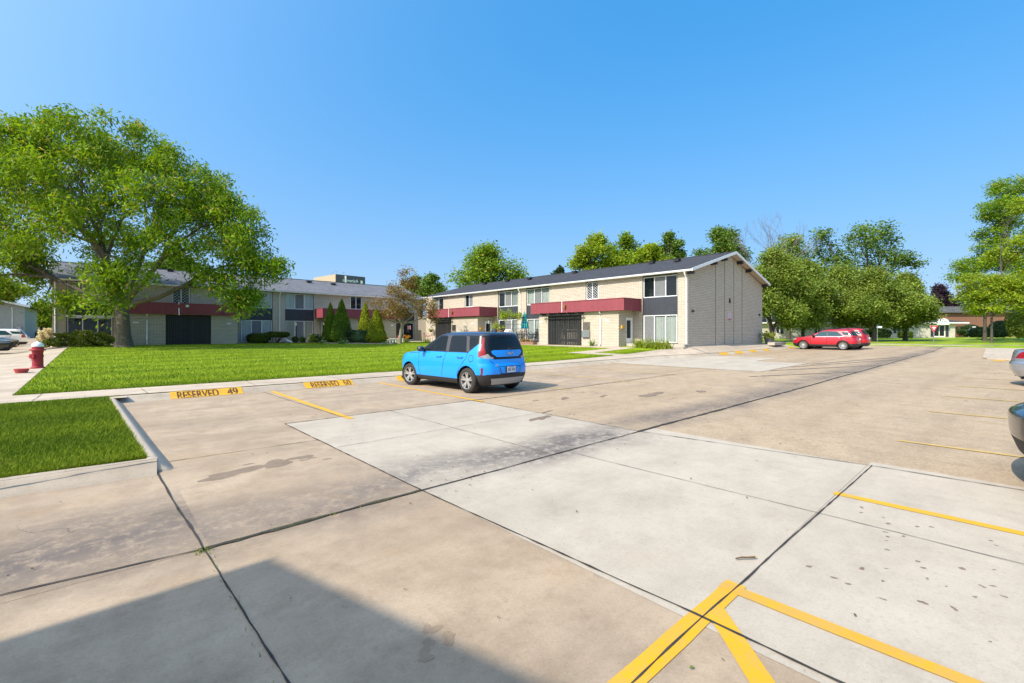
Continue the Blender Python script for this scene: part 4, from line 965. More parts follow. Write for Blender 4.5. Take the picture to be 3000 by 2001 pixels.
# ---- clipped shrubs
def shrub(name, label, loc, rx, ry, h, leaf, n, ls, shape='ball', seed=0, group=None, z=None, stem=.0, cat='shrub', noise=.06, rot=RZ, mats=None, flower=None, nf=0):
    r = np.random.default_rng(seed); z0 = g(*loc) if z is None else z
    T = thing(name, label, cat, (loc[0], loc[1], z0), rot, group)
    ph = r.uniform(0, 6.28, (6, 3)); fr_ = r.uniform(1.5, 4.5, (6, 3))
    def surf(u):                                     # u: unit vectors -> surface points in local space
        w = 1+noise*sum(np.sin(u@fr_[k]*2+ph[k, 0]) for k in range(6))/2.4
        if shape == 'cone':
            t = (u[:, 2]+1)/2; t = t**.8; rad = np.where(t < .14, .55+t/.14*.45, (1-(t-.14)/.86)**.78)*w
            a = np.arctan2(u[:, 1], u[:, 0]); return np.stack([np.cos(a)*rx*rad, np.sin(a)*ry*rad, t*h], 1)
        e = {'ball': 1., 'flat': .75, 'box': .45}[shape]
        s = np.sign(u)*np.abs(u)**e; s /= np.max(np.linalg.norm(s, axis=1))**(.0) if shape == 'ball' else 1
        return np.stack([s[:, 0]*rx*w, s[:, 1]*ry*w, stem+(h-stem)*(.5+.5*s[:, 2]*w)], 1)
    u = unit(r.normal(0, 1, (n, 3))); u[:, 2] = np.where(u[:, 2] < -.75, -u[:, 2]*.5, u[:, 2])
    if shape == 'cone': u[:, 2] = r.uniform(-1, 1, n)**1*.999
    P = surf(u); ctr = np.array([0, 0, stem+(h-stem)*.42]); P = P*1
    dirs = unit(P-ctr) if shape != 'cone' else unit(np.stack([P[:, 0]/rx, P[:, 1]/ry, np.full(n, .35)], 1))
    P = P-dirs*np.abs(r.normal(0, ls*.8, n))[:, None]
    D = unit(dirs*.55+r.normal(0, .7, (n, 3))+np.array([0, 0, .25])); N = unit(dirs+r.normal(0, .55, (n, 3)))
    V_, F_ = quads(P, D, N, ls*r.uniform(.7, 1.4, n), ls*.55*r.uniform(.7, 1.3, n))
    # dense inner mass, so the shrub is not see-through
    a = np.linspace(0, 2*np.pi, 17)[:-1]; zz = np.linspace(-.96, .96, 9); uu_ = np.array([[math.sqrt(1-q*q)*math.cos(t), math.sqrt(1-q*q)*math.sin(t), q] for q in zz for t in a])
    if shape == 'cone': uu_ = np.array([[math.cos(t), math.sin(t), q] for q in zz for t in a])
    I = surf(uu_); I = ctr+(I-ctr)*(1-1.5*ls/max(.3, min(rx, ry))) if shape != 'cone' else I*np.array([.86, .86, .95]); k = len(V_)
    fi = np.array([[i*16+j, i*16+(j+1) % 16, (i+1)*16+(j+1) % 16, (i+1)*16+j] for i in range(8) for j in range(16)])+k
    npmesh('foliage', np.concatenate([V_, I]), np.concatenate([F_, fi]), leaf, T)
    if flower is not None:
        q = r.integers(0, n, nf); Pf = P[q]+dirs[q]*ls*.5; Pf = Pf[Pf[:, 2] > h*.25]; V2, F2 = leafcloud(Pf, 5, .03, .03, .09, .08, 0); npmesh('flower', V2, F2, flower, T)
    if stem:
        m = MB()
        for k in range(5): m.tube([(0, 0, -.02), (r.normal(0, rx*.25), r.normal(0, ry*.25), stem+.1)], [.05, .03], 6)
        m.build('stem', M_barkd, T)
    return T
def spot(px_, d): return at(px_, d)
GA = 'cone evergreens in the lawn bed'
shrub('arborvitae', 'dark green cone evergreen at the left end of the lawn bed', at(968, 43.6), .82, .82, 3.9, L_arb, 9000, .12, 'cone', 1, GA, noise=.10)
shrub('arborvitae', 'tallest dark green cone evergreen, second from the left in the lawn bed', at(1001, 42.2), 1.0, 1.0, 4.15, L_arb, 11000, .12, 'cone', 2, GA, noise=.10)
shrub('arborvitae', 'golden-tipped cone evergreen standing behind the clipped hedge', at(1070, 45.0), .85, .85, 4.1, L_arby, 9000, .12, 'cone', 3, GA, noise=.12)
shrub('arborvitae', 'broad yellow-green cone evergreen at the right end of the lawn bed', at(1103, 41.8), .95, .95, 3.25, L_arby, 10000, .12, 'cone', 4, GA, noise=.12)
shrub('hedge_shrub', 'dark clipped hedge between the cone evergreens in the lawn bed', at(1052, 42.0), 1.15, .7, 1.25, L_hed, 8000, .10, 'box', 5)
shrub('yew_shrub', 'leaning clipped yew before the sliding door, left of the mushroom-shaped one', at(757, 42.6), .98, .75, .98, L_yew, 7000, .09, 'flat', 6)
shrub('yew_shrub', 'mushroom-shaped clipped yew on bare stems before the brick pier', at(812, 43.6), 1.05, .8, 1.12, L_yew, 7000, .09, 'flat', 7, stem=.5)
shrub('boxwood_shrub', 'small dark ball shrub at the foot of the lamp post by the cream doors', at(865, 44.6), .32, .32, .66, L_box, 2600, .08, 'ball', 8)
shrub('boxwood_shrub', 'small pale ball shrub right of the lamp post by the cream doors', at(886, 44.4), .3, .3, .62, L_box, 2600, .08, 'ball', 9)
shrub('boxwood_shrub', 'larger flat-topped round shrub with white blooms left of the cone evergreens', at(923, 44.0), .60, .55, .88, L_box, 4500, .08, 'flat', 10, flower=L_flw, nf=40)
shrub('flowering_shrub', 'low sprawling yellow-green shrub with pale blossoms under the curtained window', at(245, 33.2), 1.75, .7, 1.05, L_low, 9000, .13, 'flat', 12, noise=.25, flower=L_flw, nf=90)
shrub('flowering_shrub', 'lower yellow-green end of the shrub bed beside the walk at left', at(168, 32.6), .8, .6, .72, L_low, 4000, .13, 'ball', 13, noise=.3, flower=L_flw, nf=30)
shrub('hydrangea', 'cream-flowered hydrangea at the left corner of the shaded house', at(141, 35.6), .62, .6, 1.5, L_flw, 3800, .15, 'ball', 14, noise=.15)
for k, (x, y) in enumerate(((90, 0), (108, 0), (127, 0))):
    shrub('boxwood_shrub', ('leftmost', 'middle', 'rightmost')[k]+' of three little ball shrubs before the distant house at left', at(x, 84), .55, .55, 1.0, L_box, 900, .16, 'ball', 20+k, 'ball shrubs before the distant house')
shrub('boxwood_shrub', 'wide dark rounded shrub behind the street name sign', at(2572, 74), 1.9, 1.0, 1.6, L_dark, 5000, .2, 'flat', 30)
shrub('boxwood_shrub', 'bright green flattened shrub below the far window left of the yield sign', at(2652, 74), 1.0, .8, 1.25, L_box, 3500, .18, 'flat', 31)
shrub('boxwood_shrub', 'wide clipped flattened hedge shrub before the red brick building', at(2882, 64), 1.75, 1.2, 1.75, L_hed, 7000, .16, 'flat', 32, stem=.18)
shrub('boxwood_shrub', 'tall rounded shrub against the red brick wall', at(2932, 68), 1.55, 1.3, 2.75, L_hed, 7000, .17, 'ball', 33)
shrub('evergreen_shrub', 'tall loose evergreen shrub at the right edge of the lawn', at(2990, 62), 1.5, 1.4, 4.2, L_crab, 7000, .2, 'ball', 34, noise=.15)
shrub('evergreen_shrub', 'dark loose shrubs in shade right of the arched house', at(2842, 86), 2.2, 1.2, 2.3, L_dark, 5000, .2, 'ball', 35, noise=.2)
# ---- blade-leaved plants
def tuft(name, label, loc, n, L, W, leaf, seed, spread=.3, cat='plant', flower=None, nf=0, group=None, arch=.6):
    r = np.random.default_rng(seed); T = thing(name, label, cat, (loc[0], loc[1], g(*loc)), 0, group); V_ = []; F_ = []
    for k in range(n):
        b = r.normal(0, spread, 2); a = r.uniform(0, 6.28); l = L*r.uniform(.6, 1.15); d = np.array([math.cos(a), math.sin(a)]); sd_ = np.array([-d[1], d[0]]); m = len(V_); el = r.uniform(.5, 1.1)
        for j in range(5):
            t = j/4; x = b+d*l*arch*(t*el+.25*t*t); z = l*(t*1.15-t*t*.62*el*1.1); w = W*(1-t)**.6*(.5+.5*min(1, t*4+.3))/2+.002
            for s in (-1, 1): V_.append((x[0]+sd_[0]*w*s, x[1]+sd_[1]*w*s, max(.01, z)))
        F_ += [(m+2*j, m+2*j+1, m+2*j+3, m+2*j+2) for j in range(4)]
    npmesh('foliage', np.array(V_), np.array(F_), leaf, T)
    if flower is not None:
        C = np.stack([r.normal(0, spread*1.2, nf), r.normal(0, spread*1.2, nf), L*r.uniform(.6, 1.2, nf)], 1); V2, F2 = leafcloud(C, 6, .03, .03, .10, .07, 0); npmesh('flower', V2, F2, flower, T)
    return T
GD = 'daylilies in the bed by the glass doors'
for k, (u, v, lab) in enumerate(((28.0, 17.5, 'daylily clump at the door end of the bed by the glass doors'), (27.75, 16.7, 'daylily clump second from the front door in the bed'), (27.6, 15.9, 'tall daylily clump below the middle glass door'), (27.4, 15.2, 'fullest daylily clump at the lot end of the bed'))):
    tuft('daylily', lab, (u, v), 90, .95, .045, L_day, 50+k, .22, group=GD)
GH = 'hostas edging the lawn bed'
for k, (x, d, lab) in enumerate(((948, 42.2, 'hosta clump left of the cone evergreens'), (1001, 40.6, 'pale hosta clump before the tallest cone evergreen'), (1012, 40.9, 'hosta clump with white bloom spikes before the hedge'), (1128, 41.0, 'yellowish hosta clump by the concrete block'))):
    tuft('hosta', lab, at(x, d), 60, .42, .15, L_host, 60+k, .16, flower=L_flw if k == 2 else None, nf=10, group=GH)
tuft('lily_plant', 'orange lilies beside the slim crabapple trunk', at(1190, 45.5), 50, .6, .05, L_day, 70, .16, flower=L_or, nf=40)
tuft('flower_clump', 'pink and purple flowers behind the pale planter box', at(1168, 46), 40, .6, .05, L_day, 71, .16, flower=L_pink, nf=16)
tuft('flower_clump', 'peach flowers right of the golden evergreen', at(1133, 43.5), 40, .6, .05, L_day, 72, .16, flower=L_or, nf=18)
tuft('flower_clump', 'red flowers at the foot of the vine trellis', at(1458, 36.5), 60, 1.0, .06, L_day, 73, .3, flower=L_pink, nf=50)
tuft('flower_clump', 'pink bloom spikes in front of the sunlit brick screen', at(1252, 46), 40, .8, .05, L_day, 74, .25, flower=L_pink, nf=24)
tuft('small_plant', 'lone blue-green plant against the sunlit porch wall by the downspout', (27.75, 21.4), 26, .75, .05, L_host, 75, .08)
# ================================================================ vehicles
P_blue = paint('blue_car_paint', (.0, .27, .86), rough=.4, coat=.55); P_red = paint('red_car_paint', (.42, .002, .014), rough=.38, metal=0, coat=.7); P_silver = paint('silver_car_paint', (.42, .45, .49), rough=.28, metal=.7)
P_white = paint('white_car_paint', (.72, .72, .71)); P_black = paint('black_car_paint', (.010, .011, .014)); P_navyr = paint('dark_roof_paint', (.010, .018, .045))
C_glass = NT('car_glass').set(Base_Color=(.006, .009, .010), Roughness=.03, Specular_IOR_Level=.45).mat
C_glassb = NT('blue_tint_glass').set(Base_Color=(.02, .06, .075), Roughness=.04, Specular_IOR_Level=.5).mat
C_gloss = NT('gloss_black_trim').set(Base_Color=(.008, .008, .009), Roughness=.3, Specular_IOR_Level=.35).mat
C_pillar = plain('satin_pillar', (.055, .052, .054), .4, var=.05); C_side = glassm('car_side_glass', (.010, .016, .016), .55); C_priv = glassm('privacy_glass', (.006, .009, .010), .32); C_cabin = plain('cabin_trim', (.020, .020, .022), .8); C_seat = plain('seat_fabric', (.035, .035, .04), .85)
C_trim = plain('black_plastic', (.022, .022, .024), .65, var=.2, scale=20); C_gap = plain('panel_gap', (.006, .008, .012), .8); C_under = plain('underbody', (.012, .012, .012), .95)
C_tail = NT('tail_lens').set(Base_Color=(.27, .003, .008), Roughness=.35, Coat_Weight=.15).mat; C_taild = NT('dark_tail_lens').set(Base_Color=(.17, .006, .012), Roughness=.08, Coat_Weight=1.0).mat
C_clear = NT('clear_lens').set(Base_Color=(.28, .285, .29), Roughness=.1, Coat_Weight=1.0).mat; C_amber = NT('amber_lens').set(Base_Color=(.75, .17, .01), Roughness=.15, Coat_Weight=1.0).mat
C_chrome = NT('chrome').set(Base_Color=(.75, .76, .78), Roughness=.15, Metallic=1.0).mat; C_alloy = NT('alloy').set(Base_Color=(.55, .54, .52), Roughness=.32, Metallic=.75).mat
C_skid = plain('grey_skid_plate', (.36, .35, .35), .5, var=.05); C_tyre = plain('tyre_rubber', (.028, .024, .022), .85, var=.3, scale=30)
def inpoly(x, y, poly):
    r = np.zeros(x.shape, bool); n = len(poly)
    for i in range(n):
        (x0, y0), (x1, y1) = poly[i], poly[(i+1) % n]
        c = ((y0 > y) != (y1 > y)); r ^= c & (x < (x1-x0)*(y-y0)/((y1-y0) if y1 != y0 else 1e-9)+x0)
    return r
def nearline(x, y, pts, w):
    r = np.zeros(x.shape, bool)
    for (x0, y0), (x1, y1) in zip(pts[:-1], pts[1:]):
        dx, dy = x1-x0, y1-y0; t = np.clip(((x-x0)*dx+(y-y0)*dy)/(dx*dx+dy*dy), 0, 1); r |= np.hypot(x-x0-t*dx, y-y0-t*dy) < w
    return r
def shell(levels, br, bf, cell, taper=.05):
    L = np.array(levels, float); d = np.abs(np.diff(L[:, :4], axis=0)); s = np.concatenate([[0], np.cumsum(d[:, 0]+.6*np.maximum(d[:, 1], d[:, 2])+.8*d[:, 3])])
    n = int(s[-1]/cell)+2; t = np.linspace(0, s[-1], n); D = np.stack([np.interp(t, s, L[:, k]) for k in range(6)], 1)
    k = max(1, int(.035/cell)); ker = np.ones(2*k+1)/(2*k+1)
    for _ in range(2):
        Pd = np.pad(D, ((k, k), (0, 0)), 'edge'); D = np.stack([np.convolve(Pd[:, c], ker, 'valid') for c in range(6)], 1)
    D[0], D[-1] = L[0], L[-1]
    ne = max(6, int(.7/cell)); nc = max(8, int(.45/cell)); ns = int((L[:, 2].max()-L[:, 1].min()-.8)/cell)
    R_ = []
    for z, xr, xf, w, rr, rf in D:
        ln = max(1e-3, xf-xr); rr = min(rr, w*.98, ln*.45); rf = min(rf, w*.98, ln*.45); k2 = min(1, ln/2.)
        y1 = np.linspace(0, w-rr, ne, endpoint=False); x1 = np.full(ne, xr)
        a = np.linspace(0, np.pi/2, nc, endpoint=False); y2 = w-rr+rr*np.sin(a); x2 = xr+rr-rr*np.cos(a)
        x3 = np.linspace(xr+rr, xf-rf, ns, endpoint=False); y3 = np.full(ns, w)
        a = np.linspace(np.pi/2, 0, nc, endpoint=False); y4 = w-rf+rf*np.sin(a); x4 = xf-rf+rf*np.cos(a)
        y5 = np.linspace(w-rf, 0, ne); x5 = np.full(ne, xf)
        x = np.concatenate([x1, x2, x3, x4, x5]); y = np.concatenate([y1, y2, y3, y4, y5]); m = (xr+xf)/2
        q = (y/max(w, 1e-3))**2
        x = x+q*np.where(x < m, br*k2*np.clip((m-x)/(ln/2), 0, 1)**3, -bf*k2*np.clip((x-m)/(ln/2), 0, 1)**3)
        y = y*(1-taper*np.clip(np.abs(x-m)/(ln/2), 0, 1)**2.5)
        R_.append(np.concatenate([np.stack([x, y, np.full_like(x, z)], 1), np.stack([x[-2:0:-1], -y[-2:0:-1], np.full(len(x)-2, z)], 1)]))
    A = np.array(R_); nr, m = A.shape[:2]; i = (np.arange(nr-1)[:, None]*m); j = np.arange(m)[None]
    F = np.stack([i+j, i+(j+1) % m, i+m+(j+1) % m, i+m+j], -1).reshape(-1, 4)
    return A.reshape(-1, 3), F[:, ::-1]
def wheel(par, x, y, r, rim, side, style='five', w=.215, steer=0):
    o = bpy.data.objects.new('wheel', None); COL.objects.link(o); o.parent = par; o.location = (x, y, r); o.rotation_euler = (0, 0, steer); o.empty_display_size = .1
    s = side; q = w/2
    t = MB(); t.lathe([(rim*.96, s*(q-.03)), (rim, s*(q-.008)), (rim+.02, s*q), (r-.045, s*q), (r-.012, s*(q-.025)), (r, s*(q-.06)), (r, -s*(q-.05)), (r-.02, -s*q), (rim, -s*q), (rim*.96, -s*(q-.03))], (0, 0, 0), 44, 'y')
    t.build('tyre', C_tyre, o, smooth=True)
    m = MB(); m.lathe([(rim*1.01, s*(q-.002)), (rim*.965, s*(q-.004)), (rim*.93, s*(q-.03)), (rim*.9, -s*q*.6)], (0, 0, 0), 40, 'y')
    m.lathe([(.0, s*(q-.018)), (.04, s*(q-.018)), (.07, s*(q-.03)), (.075, s*(q-.08))], (0, 0, 0), 20, 'y')
    ns = {'five': 5, 'ten': 10, 'multi': 12}[style]
    def spoke(a0, a1, w0, w1, tw=0):
        P0 = Vector((math.cos(a0), 0, math.sin(a0)))*.05; P1 = Vector((math.cos(a1), 0, math.sin(a1)))*rim*.96; T = (P1-P0).normalized().cross(Vector((0, 1, 0)))
        for yo, yi, in ((s*(q-.022), s*(q-.06)),):
            pts = [P0+T*w0, P0-T*w0, P1-T*w1, P1+T*w1]; f = [Vector((p.x, yo+(s*.010 if k > 1 else 0), p.z)) for k, p in enumerate(pts)]; b = [Vector((p.x, yi, p.z)) for p in pts]
            m.face(f); m.face(b[::-1])
            for k in range(4): m.face([f[k], b[k], b[(k+1) % 4], f[(k+1) % 4]])
    for k in range(ns):
        a = 2*math.pi*k/ns+.3
        if style == 'five': spoke(a, a-.20, .030, .016); spoke(a, a+.20, .030, .016)
        else: spoke(a, a+.10, .018, .024)
    m.build('rim', C_alloy, o, recalc=True)
    b = MB(); b.lathe([(0, s*.01), (rim*.92, s*.01), (rim*.92, 0), (0, 0)], (0, 0, 0), 24, 'y'); b.build('brake_disc', C_under, o)
    return o
def make_car(name, label, loc, heading, levels, cats, axles, r, rim, mats, br=.1, bf=.16, cell=.02, group=None, arch=.06, style='five', track=.785, gaps=(), z=None, steer=0, cat='car', length=1., interior=False):
    T = thing(name, label, cat, (loc[0], loc[1], g(*loc) if z is None else z), heading, group)
    V_, F_ = shell(levels, br, bf, cell); Rr = r+arch; wmax = max(l[3] for l in levels)
    for ax in axles:                                # round wheel openings
        d = np.hypot(V_[:, 0]-ax, V_[:, 2]-r); k = (np.abs(d-Rr) < cell*.62) & (np.abs(V_[:, 1]) > wmax*.6)
        f = Rr/np.maximum(d[k], 1e-6); V_[k, 0] = ax+(V_[k, 0]-ax)*f; V_[k, 2] = r+(V_[k, 2]-r)*f
    c = V_[F_].mean(1); a = V_[F_[:, 2]]-V_[F_[:, 0]]; b = V_[F_[:, 3]]-V_[F_[:, 1]]; n = unit(np.cross(a, b))
    if (n*(c-np.array([0, 0, .7]))).sum() < 0: F_ = F_[:, ::-1]; n = -n
    x, y, zc = c.T; ay = np.abs(y); own = np.full(len(c), -1)
    hole = np.zeros(len(c), bool)
    for ax in axles: hole |= (np.hypot(x-ax, zc-r) < Rr-cell*.3) & (ay > wmax*.58)
    own[hole] = -2
    cats_ = cats(x, y, ay, zc, n)
    for k, (nm, mt, mk) in enumerate(cats_): own[(own == -1) & mk] = k
    def part(nm, mask, mt, midx=None):
        f = F_[mask]
        if len(f) == 0: return None
        u, inv = np.unique(f, return_inverse=True); return npmesh(nm, V_[u], inv.reshape(-1, 4), mt, T, midx, smooth=True)
    bm_ = own == -1; gp = np.zeros(len(c), bool)
    for pts, w in gaps: gp |= nearline(x, zc, pts, w) & (np.abs(n[:, 1]) > .45)
    part('body', bm_, [mats['body'], C_gap], gp[bm_].astype(int))
    for k, (nm, mt, mk) in enumerate(cats_):
        m = own == k
        if nm in ('tail_light', 'reversing_light', 'headlight', 'side_window', 'side_trim', 'pillar_trim', 'reflector', 'side_marker'):
            part(nm, m & (y > 0), mt); part(nm, m & (y <= 0), mt)
        else: part(nm, m, mt)
    if interior:                                   # dark lining just inside every panel that is not glass
        solid = own >= -1
        for k, (nm, mt, mk) in enumerate(cats_):
            if nm in ('side_window', 'windshield', 'rear_window'): solid &= own != k
        solid &= zc > .95
        f = F_[solid]; VN = np.zeros_like(V_)
        for q in range(4): np.add.at(VN, F_[:, q], n)
        V2 = V_-unit(VN)*.025; uq, inv = np.unique(f, return_inverse=True); npmesh('cabin_lining', V2[uq], inv.reshape(-1, 4), C_cabin, T)
        m_ = MB(); m_.box(ID, -1.7, 1.0, -.72, .72, .52, .58); m_.box(ID, .62, 1.0, -.70, .70, .60, 1.03); m_.build('cabin_floor', C_cabin, T)
        for sx, sy in ((.12, .37), (.12, -.37), (-.85, .37), (-.85, -.37)):
            m_ = MB(); m_.box(ID, sx-.25, sx+.25, sy-.25, sy+.25, .6, .78); m_.prism([(sx-.30, .72), (sx-.18, .72), (sx-.34, 1.22), (sx-.44, 1.22)], lambda u, v, d: (u, d, v), sy-.24, sy+.24); m_.prism([(sx-.37, 1.2), (sx-.31, 1.2), (sx-.36, 1.38), (sx-.43, 1.38)], lambda u, v, d: (u, d, v), sy-.13, sy+.13); m_.build('seat', C_seat, T, bevel=.02)
        m_ = MB(); m_.tube([(.50+.05*math.sin(q), .37+.18*math.cos(q), 1.02+.18*math.sin(q)) for q in np.linspace(0, 6.283, 21)], .016, 6); m_.tube([(.5, .2, 1.02), (.5, .54, 1.02)], .02, 5); m_.build('steering_wheel', C_cabin, T)
    u = MB()
    for ax in axles:
        for s in (-1, 1):
            pts = [(ax+(Rr+.004)*math.cos(q), r+(Rr+.004)*math.sin(q)) for q in np.linspace(-.35, math.pi+.35, 22)]
            for (xa, za), (xb, zb) in zip(pts[:-1], pts[1:]): u.face([(xa, s*.45, za), (xb, s*.45, zb), (xb, s*(wmax-.035), zb), (xa, s*(wmax-.035), za)])
            u.face([(px_, s*.46, pz_) for px_, pz_ in pts])
    x0, x1 = min(l[1] for l in levels)+.25, max(l[2] for l in levels)-.35
    u.box(ID, x0, x1, -.62, .62, levels[0][0]+.005, levels[0][0]+.05)
    u.build('wheel_well', C_under, T, recalc=False)
    for ax in axles:
        for s in (-1, 1): wheel(T, ax, s*track, r, rim, s, style, steer=steer if ax > 0 else 0)
    return T
def put(mb, name, T, mat, **k): return mb.build(name, mat, T, **k)

# ---- the blue hatchback
SL = [(.20, -1.88, 1.95, .70, .25, .5), (.24, -1.95, 2.03, .82, .28, .5), (.34, -2.00, 2.10, .875, .3, .55), (.48, -2.05, 2.14, .895, .32, .6), (.62, -2.05, 2.145, .90, .30, .6), (.72, -2.025, 2.13, .90, .28, .6),
      (.78, -1.995, 2.12, .90, .28, .6), (.88, -1.985, 2.07, .895, .27, .6), (.95, -1.975, 1.98, .885, .27, .6), (1.0, -1.97, 1.62, .875, .27, .5), (1.04, -1.965, 1.16, .865, .27, .3), (1.10, -1.955, 1.02, .85, .26, .25), (1.25, -1.92, .76, .795, .25, .22),
      (1.40, -1.875, .47, .74, .24, .22), (1.485, -1.84, .30, .705, .22, .22), (1.53, -1.83, .14, .665, .22, .22), (1.562, -1.78, -.08, .60, .2, .25), (1.585, -1.6, -.25, .48, .2, .25), (1.60, -1.1, -.5, .15, .1, .1), (1.602, -.9, -.7, .01, .01, .01)]
SL = [(a, b, c+.07 if c > 1.9 else c, d, e_, f_) for a, b, c, d, e_, f_ in SL]
def soul(x, y, ay, z, n):
    rear = (n[:, 0] < -.25) & (x < -1.55); side = np.abs(n[:, 1]) > .5
    W1 = [(.42, 1.065), (.05, 1.425), (-.02, 1.455), (-.36, 1.47), (-.42, 1.065)]; W2 = [(-.56, 1.065), (-.50, 1.47), (-1.14, 1.455), (-1.27, 1.065)]; W3 = [(-1.36, 1.13), (-1.25, 1.44), (-1.58, 1.41), (-1.60, 1.29)]
    blk = [(0, 1.50), (.50, 1.495), (.62, 1.44), (.74, 1.2), (.80, .99), (.74, .93), (.50, .885), (0, .88)]
    lamp = [(.622, 1.44), (.655, 1.44), (.755, 1.2), (.84, 1.03), (.85, .96), (.76, .915), (.42, .885), (.44, .925), (.60, .955), (.71, 1.03), (.70, 1.2)]
    lampi = [(.60, .955), (.665, 1.03), (.72, 1.0), (.82, .97), (.76, .915), (.42, .885), (.44, .925)]
    panel = [(-.1, 1.12), (.50, 1.115), (.57, 1.09), (.545, 1.03), (.41, .945), (-.1, .94)]
    R_ = x < -1.5
    blueq = (z < 1.055) | (inpoly(x, z, [(-1.34, 1.05), (-1.64, 1.27), (-2.1, 1.275), (-2.1, 1.0)]))
    bump = ((z < .36) | ((z < .50+.02*np.cos(y*2)) & (x < -1.52)) | ((z < .42) & (x > 1.55)) )
    return [('tail_light', C_tail, R_ & (n[:, 0] < -.34) & inpoly(ay, z, lamp) & ~inpoly(ay, z, lampi)),
            ('reversing_light', C_clear, R_ & (n[:, 0] < -.34) & inpoly(ay, z, lampi) & (ay > .52)),
            ('hatch_panel', P_blue, rear & inpoly(ay, z, panel)),
            ('rear_window', C_priv, rear & inpoly(ay, z, [(-.1, 1.45), (.50, 1.44), (.60, 1.38), (.63, 1.14), (-.1, 1.14)])),
            ('hatch_trim', C_gloss, rear & inpoly(ay, z, blk)),
            ('windshield', C_side, (n[:, 0] > .3) & (z > 1.09) & (z < 1.48) & (x > -.1) & (ay < .9*(.85-(z-1.05)*.33))),
            ('side_window', C_side, side & inpoly(x, z, W1)), ('side_window', C_priv, side & (inpoly(x, z, W2) | inpoly(x, z, W3))),
            ('pillar_trim', C_pillar, side & inpoly(x, z, [(-.35, 1.06), (-.29, 1.49), (-.56, 1.49), (-.62, 1.06)])), ('pillar_trim', C_pillar, side & inpoly(x, z, [(-1.22, 1.06), (-1.10, 1.48), (-1.25, 1.46), (-1.40, 1.08)])),
            ('reflector', C_taild, (x < -1.6) & (z > .50) & (z < .68) & (ay > .80) & (ay < .835) & (x < -1.72)),
            ('side_marker', C_amber, (x > 1.72) & (x < 1.86) & (z > .52) & (z < .60) & (ay > .55)),
            ('headlight', C_gloss, (x > 1.72) & (z > .80) & (z < .90) & (ay > .35)),
            ('grille', C_trim, (n[:, 0] > .6) & (z > .36) & (z < .66) & (ay < .6)),
            ('skid_plate', C_skid, (x < -1.6) & (z < .40) & (z > .235) & (ay < .62-(.40-z)*.4) & (n[:, 0] < -.3)),
            ('bumper', C_trim, bump),
            ('roof', P_navyr, ~blueq & ((z > 1.49) | (n[:, 2] > .6)) & (x < .6)),
            ('pillar_trim', C_gloss, ~blueq)]
HB = make_car('hatchback_car', 'boxy bright blue hatchback with dark roof parked on the lot', (7.97, 11.02), R(93.4), SL, soul, (1.31, -1.30), .328, .215, dict(body=P_blue), br=.12, bf=.22, cell=.015, arch=.058,
              gaps=[([(.79, 1.05), (.80, .55), (.73, .36)], .008), ([(-.46, 1.05), (-.33, .7), (-.27, .36)], .008), ([(-1.33, 1.06), (-1.27, .90), (-1.03, .66), (-.93, .50), (-.92, .36)], .008),
                    ([(-1.46+.085*math.cos(q), .90+.085*math.sin(q)) for q in np.linspace(0, 6.3, 16)], .007), ([(.80, .985), (1.5, .975)], .007)], steer=R(9), style='five', z=0, track=.775, interior=True)
HB.scale = (1.03, 1, 1.02)
def handle(T, x, y, z, mat):
    m = MB(); m.tube([(x-.11, y, z), (x-.08, y+math.copysign(.03, y), z+.004), (x+.08, y+math.copysign(.03, y), z+.004), (x+.11, y, z)], .014, 8); m.build('door_handle', mat, T, smooth=True)
    c = MB(); c.lathe([(0, .0), (.05, .0), (.045, .006), (0, .007)], (x, y-math.copysign(.004, y), z-.005), 14, 'y'); return c
for s in (1, -1):
    handle(HB, -.16, s*.893, .915, P_blue); handle(HB, -1.04, s*.893, .925, P_blue)
    m = MB(); m.lathe([(0, -.10), (.07, -.095), (.098, -.05), (.10, .03), (.085, .09), (0, .10)], (.56, s*.985, 1.10), 16, 'y'); mo = m.build('wing_mirror', P_navyr, HB, smooth=True)
    for v in mo.data.vertices: v.co.z = 1.10+(v.co.z-1.10)*.78; v.co.x = .56+(v.co.x-.56)*.85
    a = MB(); a.tube([(.58, s*.84, 1.05), (.57, s*.92, 1.06)], .03, 6); a.build('mirror_stalk', C_trim, mo)
    m = MB(); m.tube([(.78, s*.856, 1.052), (-.4, s*.864, 1.052), (-1.33, s*.853, 1.056)], .010, 5); m.build('window_trim', C_trim, HB)
    # sill crease
m = MB(); m.prism([(-1.62, 1.585), (-1.60, 1.66), (-1.54, 1.655), (-1.42, 1.60), (-1.42, 1.575)], lambda u, v, d: (u+.1, d, v), -.025, .025); m.build('roof_fin', P_navyr, HB, bevel=.006)
m = MB(); m.box(ID, -2.072, -2.048, -.18, .18, .545, .695); pl_ = m.build('plate_holder', C_trim, HB)
m = MB(); m.box(ID, -2.078, -2.0725, -.155, .155, .545, .695); lp = m.build('licence_plate', plain('plate_face', (.62, .66, .72), .5, var=.06), HB)
Mrear = lambda x, z, y=0: basis((x, y, z), (0, -1, 0), (0, 0, 1), (-1, 0, 0))
text_mesh('ESA 1024', .105, plain('plate_ink', (.05, .06, .14), .6), 'lettering', lp, Mrear(-2.0795, .612), .0008, .002, .62)
m = MB(); m.box(ID, -2.0795, -2.0785, -.09, .09, .672, .686); m.build('plate_band', plain('plate_blue', (.1, .12, .3), .6), lp)
m = MB()                                             # hatch emblem: joined strokes
